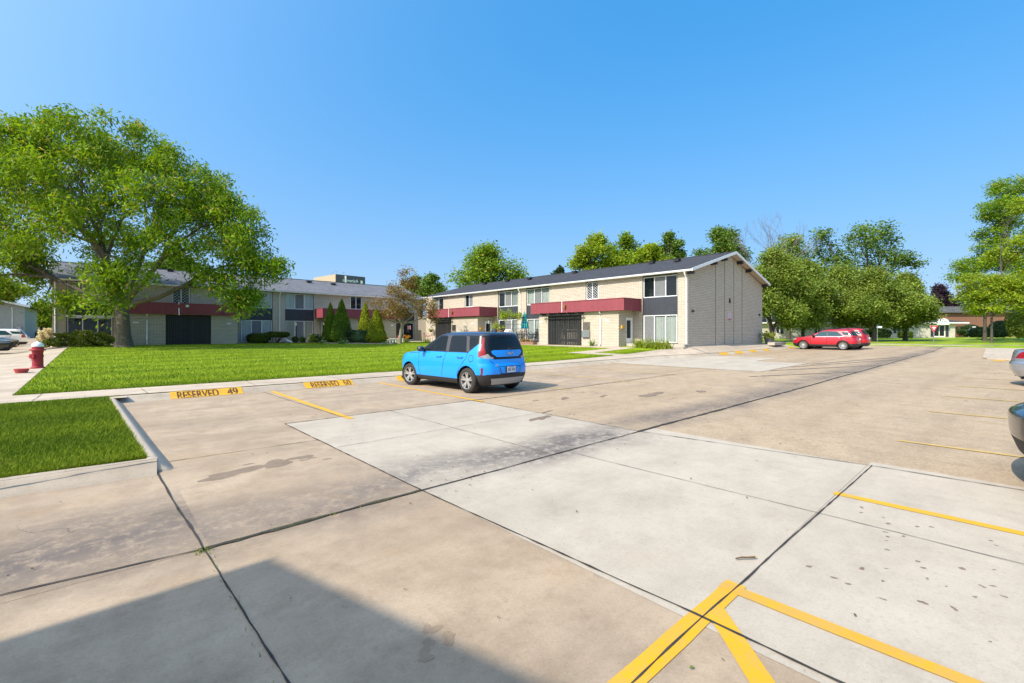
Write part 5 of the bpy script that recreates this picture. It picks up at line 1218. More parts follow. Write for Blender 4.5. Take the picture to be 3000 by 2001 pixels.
def stroke(pts, w=.008):
    for (a, b), (c_, d_) in zip(pts[:-1], pts[1:]):
        L_ = Vector((c_-a, d_-b)); nn = Vector((-L_.y, L_.x)).normalized()*w; m.prism([(a+nn.x, b+nn.y), (c_+nn.x, d_+nn.y), (c_-nn.x, d_-nn.y), (a-nn.x, b-nn.y)], lambda u, v, d: (d-.030*0, -u-.06, v+1.03), -1.992, -1.983)
for q in ([(-.10, -.03), (-.10, .03)], [(-.10, -.005), (-.045, .03)], [(-.075, .008), (-.04, -.03), (-.015, .03)], [(-.015, .03), (-.015, -.03)], [(.0, -.03), (.055, .03)], [(.055, .03), (.075, .03), (.10, -.03)]): stroke(q)
m.build('emblem', C_chrome, HB)
m = MB(); m.tube([(-1.955, -.02, 1.145), (-1.965, -.10, 1.158), (-1.955, -.33, 1.175)], [.016, .012, .007], 6); m.lathe([(0, -.02), (.025, -.015), (.025, .015), (0, .02)], (-1.95, -.02, 1.145), 10, 'x'); m.build('wiper', C_trim, HB)
text_mesh('LX', .075, C_chrome, 'trim_badge', HB, Mrear(-2.035, .735, .50), .003, .002)
m = MB(); m.tube([(-1.97, .36, .70), (-2.045, .385, .66), (-2.058, .34, .52), (-2.06, 0, .505), (-2.058, -.34, .52), (-2.045, -.385, .66), (-1.97, -.36, .70)], .007, 5); m.build('recess_edge', C_gap, HB)
m = MB(); m.tube([(-1.995, .70, .862), (-2.035, .45, .70), (-2.035, 0, .705), (-2.035, -.45, .70), (-1.995, -.70, .862)], .006, 5); m.build('hatch_seam', C_gap, HB)
m = MB(); m.box(ID, -1.962, -1.955, -.16, .16, 1.514, 1.526); m.build('brake_light', C_taild, HB)

# ---- generic sport-utility shape and its variants
def suvlev(L=4.65, h=1.66, w=.92, bump=0., k=0.):
    f = L/4.65; q = h/1.66
    return [(.24*q, -2.12*f, 2.12*f, .76, .3, .6), (.33*q, -2.22*f-bump, 2.24*f, w-.03, .35, .6), (.52*q, -2.29*f-bump, 2.31*f, w, .36, .6), (.72*q, -2.30*f-bump, 2.32*f, w+.002, .34, .6), (.76*q, -2.27*f-bump*.6, 2.31*f, w, .32, .6), (.80*q, -2.25*f, 2.30*f, w-.002, .3, .6),
            (.93*q, -2.23*f, 2.22*f, w-.008, .3, .6), (1.0*q, -2.22*f, 1.98*f, w-.02, .3, .5), (1.05*q, -2.20*f, 1.42*f, w-.03, .3, .4), (1.08*q, -2.19*f, 1.16*f, w-.04, .3, .3), (1.15*q, -2.15*f, 1.02*f, w-.065, .28, .25), (1.35*q, (-2.0+k)*f, .62*f, w-.135, .26, .22),
            (1.50*q, (-1.90+k)*f, .30*f, w-.195, .24, .22), (1.57*q, (-1.86+k)*f, .08*f, w-.245, .22, .22), (1.615*q, (-1.80+k)*f, -.15*f, w-.32, .2, .22), (1.645*q, (-1.55+k)*f, -.35*f, w-.48, .2, .2), (1.66*q, -1.0*f, -.6*f, .03, .01, .01)]
def suvcats(h=1.66, pb=None, tail='wide', glass=C_glassb, low=C_trim, f=1.):
    q = h/1.66
    def fn(x, y, ay, z, n):
        x = x/f; z = z/q; side = np.abs(n[:, 1]) > .45
        W1 = [(.66, 1.075), (.22, 1.42), (-.02, 1.49), (-.25, 1.50), (-.28, 1.085)]; W2 = [(-.36, 1.09), (-.33, 1.50), (-.95, 1.475), (-1.36, 1.13), (-1.30, 1.10)]; W3 = [(-1.38, 1.20), (-1.22, 1.44), (-1.80, 1.39), (-2.0, 1.22), (-1.95, 1.17)]
        wid = R_ = (x < -1.80) & (n[:, 0] < .25)
        if tail == 'wide': lm = R_ & (z > .96) & (z < 1.09) & (ay > .40) & ((z > .99) | (ay > .6))
        elif tail == 'tall': lm = R_ & (z > .80) & (z < 1.24) & (ay > .66)
        else: lm = R_ & (x < -1.92) & (z > .86) & (z < 1.12) & (ay > .58) & (ay < .96)
        rearw = (n[:, 0] < -.3) & (x < -1.6) & (z > 1.13) & (z < 1.49) & (ay < .80-(z-1.0)*.42)
        return [('tail_light', C_tail if tail != 'clear' else C_clear, lm), ('rear_window', C_glass, rearw),
                ('windshield', glass, (n[:, 0] > .3) & (z > 1.12) & (z < 1.5) & (x > -.2) & (ay < .74-(z-1.1)*.3)),
                ('side_window', glass, side & (inpoly(x, z, W1) | inpoly(x, z, W2) | inpoly(x, z, W3))),
                ('side_trim', C_chrome, side & (nearline(x, z, [(.70, 1.06), (-1.30, 1.075), (-1.40, 1.13)], .010))),
                ('pillar_trim', C_gloss, side & (inpoly(x, z, [(-.22, 1.08), (-.20, 1.51), (-.38, 1.51), (-.42, 1.08)]))),
                ('headlight', C_clear, (x > 1.9) & (z > .80) & (z < .92) & (ay > .42)), ('grille', C_trim, (n[:, 0] > .5) & (z > .45) & (z < .86) & (ay < .5)),
                ('bumper', low, (z < .43) | ((z < .50) & ((x < -1.7) | (x > 1.7))))]
    return fn
GR = 'red cars nosed to the kerb beyond the gable'
def suvtrim(T, paintm_, h=1.66, w=.92, f=1., plate=True):
    q = h/1.66
    for s in (1, -1):
        handle(T, -.12*f, s*(w-.022), .95*q, C_chrome); handle(T, -1.10*f, s*(w-.022), .98*q, C_chrome)
        m = MB(); m.lathe([(0, -.11), (.07, -.10), (.095, -.04), (.09, .06), (0, .10)], (.62*f, s*(w+.06), 1.12*q), 14, 'y'); m.build('wing_mirror', C_gloss, T, smooth=True)
        m = MB(); m.tube([(.0*f, s*.60, 1.655*q), (-.2*f, s*.61, 1.685*q), (-1.5*f, s*.60, 1.675*q), (-1.7*f, s*.58, 1.625*q)], .014, 6); m.build('roof_rail', C_gloss, T, smooth=True)
    if plate:
        m = MB(); m.box(ID, -2.325*f, -2.28*f, -.155, .155, .78*q, .93*q); m.build('licence_plate', plain('plate_face', (.6, .62, .66), .5), T)
gaps_s = [([(.84, 1.06), (.85, .55), (.78, .42)], .012), ([(-.31, 1.08), (-.30, .42)], .012), ([(-1.33, 1.10), (-1.25, .9), (-1.0, .6), (-.96, .42)], .012), ([(.8, 1.01), (1.9, .97)], .012)]
RC = make_car('suv_car', 'red sport utility car with alloy wheels, nearest of the two red cars', (44.25, 10.25), R(90), suvlev(), suvcats(), (1.36, -1.36), .362, .25, dict(body=P_red), cell=.024, style='multi', gaps=gaps_s, group=GR, track=.80)
suvtrim(RC, P_red)
RC2 = make_car('suv_car', 'second red car half hidden behind the nearer red one', (46.9, 10.1), R(90), suvlev(4.75, 1.74), suvcats(1.74, tail='tall'), (1.4, -1.4), .365, .25, dict(body=P_red), cell=.03, style='multi', gaps=gaps_s, group=GR, track=.80)
suvtrim(RC2, P_red, 1.74)
WC = make_car('suv_car', 'white sport utility car backed to the walk at the left edge', (-6.75, 59.0), R(180), suvlev(4.6, 1.62), suvcats(1.62, tail='lens'), (1.35, -1.35), .36, .245, dict(body=P_white), cell=.024, style='multi', gaps=gaps_s)
suvtrim(WC, P_white, 1.62)
DK = make_car('suv_car', 'dark car mostly hidden behind the white one at left', (-7.6, 66.2), R(180), suvlev(4.6, 1.55), suvcats(1.55, tail='lens'), (1.35, -1.35), .35, .24, dict(body=P_black), cell=.04, style='multi', gaps=gaps_s); suvtrim(DK, P_black, 1.55)
KC = make_car('suv_car', 'black sport utility car cut off by the right edge, rear bumper showing', (7.32, -2.40), R(-90), suvlev(4.7, 1.78, .95, bump=.10), suvcats(1.78, tail='clear'), (1.4, -1.4), .37, .25, dict(body=P_black), cell=.013, style='five', gaps=gaps_s, br=.20)
suvtrim(KC, P_black, 1.78, .95, plate=False)
# ---- sedans
def sedlev(L=4.75, h=1.45, w=.905):
    f = L/4.75; q = h/1.45
    return [(.20*q, -2.1*f, 2.15*f, .74, .3, .6), (.30*q, -2.26*f, 2.28*f, w-.03, .4, .65), (.48*q, -2.36*f, 2.36*f, w-.002, .45, .7), (.66*q, -2.37*f, 2.37*f, w, .45, .7), (.70*q, -2.33*f, 2.35*f, w, .42, .7), (.80*q, -2.31*f, 2.25*f, w-.005, .4, .7),
            (.90*q, -2.29*f, 1.85*f, w-.02, .36, .6), (.95*q, -2.28*f, 1.30*f, w-.03, .34, .5), (.99*q, -2.26*f, 1.08*f, w-.045, .34, .35), (1.04*q, -2.24*f, .95*f, w-.07, .3, .3), (1.06*q, -1.72*f, .90*f, w-.085, .25, .28), (1.10*q, -1.58*f, .82*f, w-.10, .25, .25), (1.28*q, -1.18*f, .42*f, w-.20, .25, .22),
            (1.38*q, -.92*f, .12*f, w-.27, .24, .22), (1.425*q, -.72*f, -.1*f, w-.36, .2, .2), (1.445*q, -.5*f, -.2*f, w-.6, .1, .1), (1.45*q, -.36*f, -.3*f, .02, .01, .01)]
def sedcats(h=1.45, lamp=None):
    q = h/1.45
    def fn(x, y, ay, z, n):
        z = z/q; side = np.abs(n[:, 1]) > .4
        W1 = [(.72, 1.02), (.2, 1.34), (-.22, 1.37), (-.25, 1.03)]; W2 = [(-.33, 1.03), (-.30, 1.37), (-.75, 1.32), (-1.25, 1.06)]
        return [('tail_light', C_tail, (x < -1.9) & (n[:, 0] < .3) & (z > .80) & (z < 1.0) & (ay > .45+(1.0-z)*0) & (ay > .50+(z-.8)*.75)),
                ('rear_window', C_glass, (n[:, 0] < -.3) & (x > -1.75) & (z > 1.08) & (z < 1.37) & (ay < .78-(z-1)*.6)),
                ('windshield', C_glass, (n[:, 0] > .3) & (z > 1.04) & (z < 1.38) & (ay < .80-(z-1)*.55)), ('side_window', C_glass, side & (inpoly(x, z, W1) | inpoly(x, z, W2))),
                ('headlight', C_clear, (x > 1.72) & (z > .66) & (z < .82) & (ay > .42)), ('grille', C_trim, (n[:, 0] > .5) & (z > .36) & (z < .72) & (ay < .55)),
                ('bumper', C_trim, (z < .26))]
    return fn
def sedtrim(T, h=1.45, w=.905):
    q = h/1.45
    for s in (1, -1):
        handle(T, -.1, s*(w-.012), .86*q, C_chrome); handle(T, -1.05, s*(w-.012), .88*q, C_chrome)
        m = MB(); m.lathe([(0, -.10), (.06, -.09), (.08, -.03), (.075, .05), (0, .09)], (.66, s*(w+.05), 1.02*q), 12, 'y'); m.build('wing_mirror', C_gloss, T, smooth=True)
    m = MB(); m.tube([(-1.9, .45, .27), (-2.24, .45, .27)], [.035, .035], 10); m.build('exhaust_pipe', C_chrome, T)
gaps_d = [([(.86, .96), (.88, .45), (.8, .3)], .012), ([(-.29, 1.0), (-.28, .3)], .012), ([(-1.22, 1.02), (-1.1, .7), (-.96, .5), (-.95, .3)], .012)]
SC = make_car('sedan_car', 'silver sedan at the right edge with a red tail light', (20.85, -2.33), R(-90), sedlev(4.75, 1.50), sedcats(1.50), (1.38, -1.38), .325, .225, dict(body=P_silver), cell=.02, style='ten', gaps=gaps_d, br=.22, track=.78)
sedtrim(SC, 1.5)
BC = make_car('sedan_car', 'black sedan nosed to the walk at the left edge, nearest one', (-6.05, 40.6), R(0), sedlev(), sedcats(), (1.38, -1.38), .325, .225, dict(body=P_black), cell=.024, style='ten', gaps=gaps_d); sedtrim(BC)
BC2 = make_car('sedan_car', 'grey-black sedan between the white car and the nearest black sedan', (-6.75, 51.2), R(0), sedlev(), sedcats(), (1.38, -1.38), .325, .225, dict(body=paint('graphite_car_paint', (.05, .055, .065))), cell=.03, style='ten', gaps=gaps_d); sedtrim(BC2)
# ================================================================ distant houses
fd = lambda d: Fr((FW[0]*d, FW[1]*d), RT, (-FW[0], -FW[1]))       # a wall square to the view axis at distance d
def lat(x, d): return (x-1500)/1333*d
M_cream = brick('pale_stucco_brick', (.66, .60, .50), (.5, .44, .36), .4, .2, .012); M_shut = plain('dark_shutter', (.035, .035, .05), .6); M_redbr = brick('red_brick', (.30, .125, .075), (.20, .14, .11), .25, .085)
M_grey = brick('grey_green_brick', (.36, .37, .33), (.24, .245, .22), .5, .12, .014); M_tan = brick('tan_brick', (.45, .35, .26), (.32, .25, .19), .5, .2); M_slate = boards('slate_panel', (.075, .075, .10), 1.2, .02)
DF = 80; ff = fd(DF); zf = g(*at(2500, DF)); HF = thing('bungalow', 'long low cream bungalow with round-topped gablets beyond the olive trees', 'house', (*at(2500, DF), zf))
L0, L1 = lat(2190, DF), lat(2798, DF); ze = zf+2.75
mb = MB(); wins = []
for cx, w, z0, z1 in ((2274, 22, .75, 2.15), (2395, 20, .2, 2.2), (2486, 30, .15, 2.3), (2640, 26, .85, 2.3), (2752, 33, .25, 2.3)):
    a = lat(cx, DF); hw = w*DF/1333/2; wins.append((a-hw, a+hw, zf+z0, zf+z1))
wall(mb, ff, L0, L1, zf-.3, ze, .25, wins); mb.box(ff, L0, L0+.2, -9, -.25, zf-.3, ze); mb.box(ff, L1-.2, L1, -9, -.25, zf-.3, ze); mb.build('wall', M_cream, HF)
mb = MB(); P = ff.P; o_ = .6
for q in ((P(L0-o_, o_, ze), P(L1+1.9, o_, ze), P(L1-3.4, -4.5, ze+1.25), P(L0+3.4, -4.5, ze+1.25)), (P(L1+1.9, o_, ze), P(L1+1.9, -9.6, ze), P(L1-3.4, -4.5, ze+1.25)), (P(L0-o_, -9.6, ze), P(L0-o_, o_, ze), P(L0+3.4, -4.5, ze+1.25)), (P(L1+1.9, -9.6, ze), P(L0-o_, -9.6, ze), P(L0+3.4, -4.5, ze+1.25), P(L1-3.4, -4.5, ze+1.25))): mb.face(q)
rf = mb.build('roof', M_roof, HF, recalc=False); panelbox('chimney', ff, rf, lat(2737, DF)-.25, lat(2737, DF)+.25, -5, -4.5, ze+.8, ze+1.75, M_white)
panelbox('fascia', ff, HF, L0-o_, L1+1.9, o_-.06, o_+.02, ze-.2, ze+.02, M_white); mb = MB(); mb.face([P(L0-o_, o_, ze-.19), P(L1+1.9, o_, ze-.19), P(L1+1.9, .01, ze-.19), P(L0-o_, .01, ze-.19)]); mb.build('soffit', M_white, HF, recalc=False)
for k, (a0, a1, z0, z1) in enumerate(wins):
    window(ff, HF, a0, a1, z0, z1, -.04, 2, M_blind if k != 4 else M_blindc, t=.11, glass=M_glassd)
    if k in (0, 3, 4):
        for s in (-1, 1): c = a0-.33 if s < 0 else a1+.33; panelbox('shutter', ff, HF, c-.24, c+.24, .004, .06, z0, z1, M_shut)
for cx, hw, zb in ((2752, 17, 2.32), (2486, 13, 2.32)):
    a = lat(cx, DF); w = hw*DF/1333; pts = [(a-w, zf+zb), (a+w, zf+zb)]+[(a+w*math.cos(t), zf+zb+.35+w*.78*math.sin(t)) for t in np.linspace(0, math.pi, 14)]
    MB().prism(pts, lambda u, v, d: ff.P(u, d, v), .62, .75).build('gablet', M_white, HF)
for cx in (2610, 2690): downspout(ff, HF, lat(cx, DF), ze-.1, zf+.1, .5, .06)
fb = fd(88); zb_ = g(*at(2880, 88)); BH = thing('brick_house', 'red brick building with grey roof behind the right-hand trees', 'house', (*at(2890, 88), zb_))
mb = MB(); wall(mb, fb, lat(2772, 88), lat(3150, 88), zb_-.3, zb_+4.7, .3, [(lat(2826, 88), lat(2850, 88), zb_+1, zb_+2.4)]); mb.box(fb, lat(2772, 88), lat(2772, 88)+.3, -8, -.3, zb_-.3, zb_+4.7); mb.build('wall', M_redbr, BH)
window(fb, BH, lat(2826, 88), lat(2850, 88), zb_+1, zb_+2.4, -.06, 2, None, glass=M_glassd)
mb = MB(); mb.box(fb, lat(2772, 88)-.5, lat(3150, 88)+.5, -8.5, .6, zb_+4.7, zb_+4.95); mb.box(fb, lat(2772, 88)+1, lat(3150, 88)-.5, -8.1, -1.6, zb_+4.95, zb_+6.0); mb.build('roof', M_roofl, BH)
# grey house at far left: eave slopes down to the right
fg = Fr((0, 104), (1, 0), (0, -1)); zg = g(-12, 104); GH_ = thing('grey_house', 'grey-green gabled house at the far left behind the parked cars', 'house', (-20, 108, zg))
xe = -8.3; mb = MB(); mb.prism([(xe-26, zg-.3), (xe, zg-.3), (xe, zg+5.0), (xe-13, zg+8.3), (xe-26, zg+5.0)], lambda u, v, d: fg.P(u, d, v), -.25, 0); mb.box(fg, xe-.25, xe, -20, -.25, zg-.3, zg+5.0); mb.build('wall', M_grey, GH_)
mb = MB()
for s, e in ((xe+.6, zg+4.85), (xe-26.6, zg+4.85)):
    for dz in (.05, .22): mb.face([fg.P(s, .5, e+dz), fg.P(s, -20.5, e+dz), fg.P(xe-13, -20.5, zg+8.32+dz), fg.P(xe-13, .5, zg+8.32+dz)])
    mb.face([fg.P(s, .5, e+.05), fg.P(xe-13, .5, zg+8.37), fg.P(xe-13, .5, zg+8.54), fg.P(s, .5, e+.22)])
mb.build('roof', M_roofl, GH_, recalc=False)
mb = MB(); mb.prism([(xe+.62, zg+4.80), (xe-13, zg+8.27), (xe-13, zg+8.56), (xe+.62, zg+5.09)], lambda u, v, d: fg.P(u, d, v), .505, .55); mb.build('bargeboard', M_white, GH_)
downspout(fg, GH_, xe-1.3, zg+4.75, zg, .5, .06); panelbox('conduit', fg, GH_, xe-6.9, xe-6.8, .003, .06, zg+1.3, zg+6.2, M_soff); panelbox('meter_box', fg, GH_, xe-.9, xe-.35, .003, .2, zg+1.2, zg+1.9, M_metal)
fh = fd(108); zh = g(*at(110, 108)); DH = thing('distant_house', 'dark low house seen in the gap at far left under the trees', 'house', (*at(115, 108), zh)); a0, a1 = lat(70, 108), lat(190, 108)
mb = MB(); wall(mb, fh, a0, a1, zh-.3, zh+2.6, .25, [(a0+2.0, a0+3.3, zh+.7, zh+2.1), (a1-3.6, a1-2.2, zh+.7, zh+2.1)]); mb.box(fh, a0, a0+.25, -7, -.25, zh-.3, zh+2.6); mb.box(fh, a1-.25, a1, -7, -.25, zh-.3, zh+2.6); mb.build('wall', M_tan, DH)
for q in (a0+2.0, a1-3.6): window(fh, DH, q, q+1.35, zh+.7, zh+2.1, -.05, 2, None, t=.1, glass=M_glassd)
gable_roof(DH, fh, a0-.5, a1+.5, -7.6, .6, zh+2.6, zh+4.3, M_roof)
# office block with roof lettering far behind the shaded house
do = 230; oc = at(983, do); zo = lambda py: up(py, do)
OB = thing('office_block', 'distant office block with white roof lettering above the shaded house ridge', 'office building', (oc[0], oc[1], g(*oc)))
ex = Vector((FW[0]*.75+RT[0]*.66, FW[1]*.75+RT[1]*.66)).normalized(); ey = Vector((-ex.y, ex.x))
lx = 16.5; wl = 24
fo1 = Fr(oc, (ex.x, ex.y), (ey.x*-1, ey.y*-1)); mb = MB(); zt_ = zo(803)
mb.box(fo1, 0, lx, -wl, 0, zo(862)-4, zt_); mb.build('penthouse', M_tan, OB)
mb = MB(); mb.box(fo1, .02, lx-.02, .004, .25, zo(850)-3, zt_-.1); sp = mb.build('sign_panel', M_slate, OB)
mb = MB(); mb.box(fo1, -1.8, lx+12, -wl-14, 2.2, g(*oc), zo(848)); mb.build('tower_wall', plain('pale_precast', (.62, .60, .57), .7), OB)
text_mesh('comericA', 2.3, plain('sign_letters', (.8, .82, .84), .5), 'lettering', sp, basis(fo1.P(8.0, .42, zo(819)), (ex.x, ex.y, 0), (0, 0, 1), (-ey.x, -ey.y, 0)), .12, .02, .95)
mb = MB(); mb.lathe([(0, 0), (.9, .0), (.9, .2), (0, .25)], fo1.P(14.2, .3, zo(820)), 14, 'y'); mb.build('dish', M_white, OB)
for q, h1, h2 in ((5.2, 826, 806), (6.2, 842, 826)): panelbox('vent_pipe', fo1, OB, q-.35, q+.35, .3, .9, zo(h1), zo(h2), M_white)
mb = MB()
for q, n in ((3, -9), (1.5, -2), (6, -3)): mb.tube([fo1.P(q, n, zt_), fo1.P(q, n, zt_+2.2)], .08, 5); mb.tube([fo1.P(q-.8, n, zt_+1.6), fo1.P(q+.8, n, zt_+1.6)], .06, 4)
mb.build('antenna', M_metal, OB)
# far lattice mast
MT = thing('radio_mast', 'thin red and white lattice mast rising behind the blue-green spruce', 'mast', (*at(2802, 190), g(*at(2802, 190)))); mb = MB(); hh = up(826, 190)
for k in range(3):
    a = k*2.09; mb.tube([(.5*math.cos(a), .5*math.sin(a), 0), (.25*math.cos(a), .25*math.sin(a), hh)], .06, 4)
for k in range(26):
    z = hh*k/26; a = (k % 3)*2.09; b = a+2.09; r1 = .5-.25*k/26; mb.tube([(r1*math.cos(a), r1*math.sin(a), z), (r1*math.cos(b), r1*math.sin(b), z+hh/26)], .05, 4)
mb.build('lattice', plain('mast_paint', (.40, .25, .25), .6), MT)
# background wood closing the horizon
def wood(x0, x1, d, h, n, mat):
    C = []
    for k in range(n):
        x = random.uniform(x0, x1); dd = d*random.uniform(.92, 1.1); p = at(x, dd); hh_ = h*random.uniform(.6, 1.1)
        for q in range(9): C.append((p[0]+random.gauss(0, 2.2), p[1]+random.gauss(0, 2.2), g(*p)+hh_*random.uniform(.05, 1)))
    V_, F_ = leafcloud(np.array(C), 16, 1.1, .9, 1.3, .9, .2); return tag(npmesh('distant_woods', V_, F_, mat), kind='stuff')
wood(1950, 3300, 150, 8, 170, L_dark); wood(-500, 260, 190, 8.5, 120, L_dark)

# ================================================================ street things
def hydrant(loc):
    T = thing('fire_hydrant', 'red fire hydrant with a white bonnet at the lawn corner', 'fire hydrant', (loc[0], loc[1], g(*loc)), R(30))
    Mr = plain('hydrant_red', (.30, .015, .024), .5, var=.25, scale=9); Mw = plain('hydrant_white', (.74, .78, .78), .45, var=.08)
    m = MB(); m.lathe([(0, -.05), (.20, -.05), (.20, .035), (.175, .05), (.16, .06), (.150, .10), (.145, .56), (.155, .60), (.155, .64), (.21, .645), (.215, .66), (.215, .69), (.205, .70), (.16, .705), (.155, .79), (0, .79)], (0, 0, 0), 28); m.build('barrel', Mr, T, smooth=False)
    m = MB()
    for k in range(8): a = k*math.pi/4; m.lathe([(0, .70), (.018, .70), (.018, .725), (0, .727)], (.187*math.cos(a), .187*math.sin(a), 0), 6)
    m.build('flange_bolt', Mr, T) if False else None
    m = MB(); m.lathe([(.162, .79), (.168, .80), (.165, .83), (.145, .89), (.10, .935), (.045, .955), (.04, .965), (.035, .99), (.0, .992)], (0, 0, 0), 28); m.build('bonnet', Mw, T, smooth=True)
    def noz(a, r, l, z):
        o_ = MB(); d = Vector((math.cos(a), math.sin(a), 0)); Z = Vector((0, 0, z)); o_.tube([Z+d*.13, Z+d*(.13+l*.5), Z+d*(.13+l*.5), Z+d*(.13+l)], [r*.8, r*.8, r, r], 14); o_.tube([Z+d*(.13+l), Z+d*(.16+l)], [.022, .022], 5); o_.build('nozzle_cap', Mr, T)
    a0_ = math.atan2(-RT[1], -RT[0])-R(30); noz(a0_, .078, .12, .45); noz(a0_+R(90), .095, .10, .45); noz(a0_+R(180), .05, .05, .45)
    m = MB(); d = Vector((math.cos(a0_), math.sin(a0_), 0)); c = d*.22+Vector((0, 0, .37)); m.tube([c, c-Vector((0, 0, .05)), c+d*.03-Vector((0, 0, .09)), c+d*.06-Vector((0, 0, .10))], .008, 5); m.build('chain', Mr, T)
    return T
hydrant((-1.58, 23.9))
rl = at(367/2351*600*290/367, 17.4); rl = (-1.83, 22.05)
T = thing('red_valve_cover', 'red round metal valve cover lying on the walk beside the hydrant', 'valve cover', (rl[0], rl[1], g(*rl)+.012)); m = MB(); m.lathe([(0, 0), (.15, 0), (.15, .045), (.165, .05), (.185, .13), (.175, .135), (.0, .125)], (0, 0, 0), 24); m.build('cover', plain('cover_red', (.40, .05, .045), .6, var=.2), T)
def lamppost(label, loc, h, arm=True):
    T = thing('lamp_post', label, 'lamp post', (loc[0], loc[1], g(*loc))); m = MB(); m.lathe([(.09, 0), (.09, .08), (.05, .14), (.038, .3), (.036, h-.42), (.05, h-.40), (.06, h-.37)], (0, 0, 0), 12); m.tube([(-.22, 0, h-.8), (.22, 0, h-.8)], .012, 6); m.build('post', M_blackp, T, smooth=True)
    m = MB(); m.lathe([(.055, h-.37), (.11, h-.10), (.11, h-.09)], (0, 0, 0), 6); m.build('lantern_glass', plain('frosted_glass', (.55, .56, .54), .3), T)
    m = MB(); m.lathe([(.15, h-.09), (.14, h-.07), (.05, h+.02), (.02, h+.06), (0, h+.09)], (0, 0, 0), 6)
    for k in range(6): a = k*math.pi/3; m.tube([(.058*math.cos(a), .058*math.sin(a), h-.37), (.115*math.cos(a), .115*math.sin(a), h-.09)], .008, 4)
    m.build('lantern_cap', M_blackp, T); return T
lamppost('black lantern post before the sunlit house by the middle porch door', at(1432, 39.0), 2.2); lamppost('thin black lantern post before the cream blinds of the shaded house', at(868.6, 44.3), 2.05)
# signs
ys = (63.6, 5.3); T = thing('yield_sign', 'red and white triangular yield sign on a grey post', 'road sign', (ys[0], ys[1], g(*ys)), RZ); hs = 1.6+47*(974-961)/1333-g(*ys)
m = MB(); m.tube([(0, .03, -.2), (0, .03, hs+.3)], .03, 6); m.build('post', M_metal, T)
tri = lambda s: [(-s, hs+s*.577), (s, hs+s*.577), (0, hs-s*1.155)]
m = MB(); m.prism(tri(.40), lambda u, v, d: (u, d, v), 0, .012); so_ = m.build('sign_face', plain('sign_red', (.62, .015, .02), .4, var=.03), T)
m = MB(); m.prism(tri(.40), lambda u, v, d: (u*.50, d, hs+(v-hs)*.50), -.006, -.001); m.build('white_field', plain('sign_white', (.8, .8, .8), .4, var=.02), so_)
m = MB(); m.prism(tri(.43), lambda u, v, d: (u, d, v), .0125, .018); m.build('sign_border', plain('sign_white_back', (.8, .8, .8), .4, var=.02), so_)
ss = at(2570, 54); T = thing('street_name_sign', 'grey post with crossed street name blades on the far lawn', 'street sign', (ss[0], ss[1], g(*ss)), RZ); h_ = up(956, 54)-g(*ss)
m = MB(); m.tube([(0, 0, -.2), (0, 0, h_)], .035, 6); m.build('post', M_metal, T); m = MB(); m.box(ID, -.05, .55, -.012, .012, h_-.2, h_+.02); m.build('name_blade', plain('blade_white', (.75, .77, .8), .4), T); m = MB(); m.box(Fr((0, 0), (.55, .83), (-.83, .55)), -.5, .3, -.012, .012, h_+.03, h_+.2); m.build('name_blade', plain('blade_blue', (.12, .2, .4), .4), T)
ws = at(2854, 70); T = thing('notice_sign', 'small white notice board on a post before the dark conifers', 'sign', (ws[0], ws[1], g(*ws)), RZ); h_ = up(963, 70)-g(*ws); m = MB(); m.tube([(0, .05, -.2), (0, .05, h_)], .03, 6); m.build('post', M_metal, T); m = MB(); m.box(ID, -.24, .24, 0, .03, h_-.12, h_+.36); m.build('board', M_white, T)
ds = at(2838, 74); T = thing('satellite_dish', 'grey satellite dish on a short post left of the clipped hedge shrub', 'satellite dish', (ds[0], ds[1], g(*ds)), RZ); m = MB(); m.tube([(0, 0, -.1), (0, 0, 1.0)], .05, 8); m.tube([(0, -.05, .9), (-.75, -.2, 1.25)], .03, 6); m.build('mast', M_metal, T); m = MB(); m.lathe([(0, -.12), (.2, -.1), (.4, -.03), (.48, .03), (.40, 0), (.2, -.06), (0, -.08)], (0, 0, 0), 18, 'y'); o_ = m.build('reflector', M_metal, T); o_.location = (.06, .05, 1.25); o_.rotation_euler = (R(25), 0, R(55))
# kerbed island at the right, small yellow mark
mk_ = MB()
pr = [(39.3, .95), (40.2, 1.15), (54, 1.35), (54, -8), (39.4, -8)]; z_ = [float(lot_z(u, v)) for u, v in pr]
mk_.prism(pr, lambda u, v, d: (u, v, d+float(lot_z(u, v))), -.05, .07); tag(mk_.build('kerb_island', M_kerb), kind='structure')
tag(npmesh('island_turf', np.array([(u, v, float(lot_z(u, v))+.076) for u, v in ((41.5, .5), (53.5, .7), (53.5, -7), (41.5, -7))]), np.array([[0, 1, 2, 3]]), M_grass), kind='structure')
strip('parking_line', (37.0, .5), (38.4, .35), .5, M_yel, .012)
sheet('far_sidewalk', (60.2, 61.6, -20, 40), .02, M_walk, step=1.5)
# ================================================================ garden and patio
def at_on(x, V=None, U=None):
    t = (x-1500)/1333; dx, dy = FW[0]+t*RT[0], FW[1]+t*RT[1]; d = (V/dy if V is not None else U/dx); return (dx*d, dy*d)
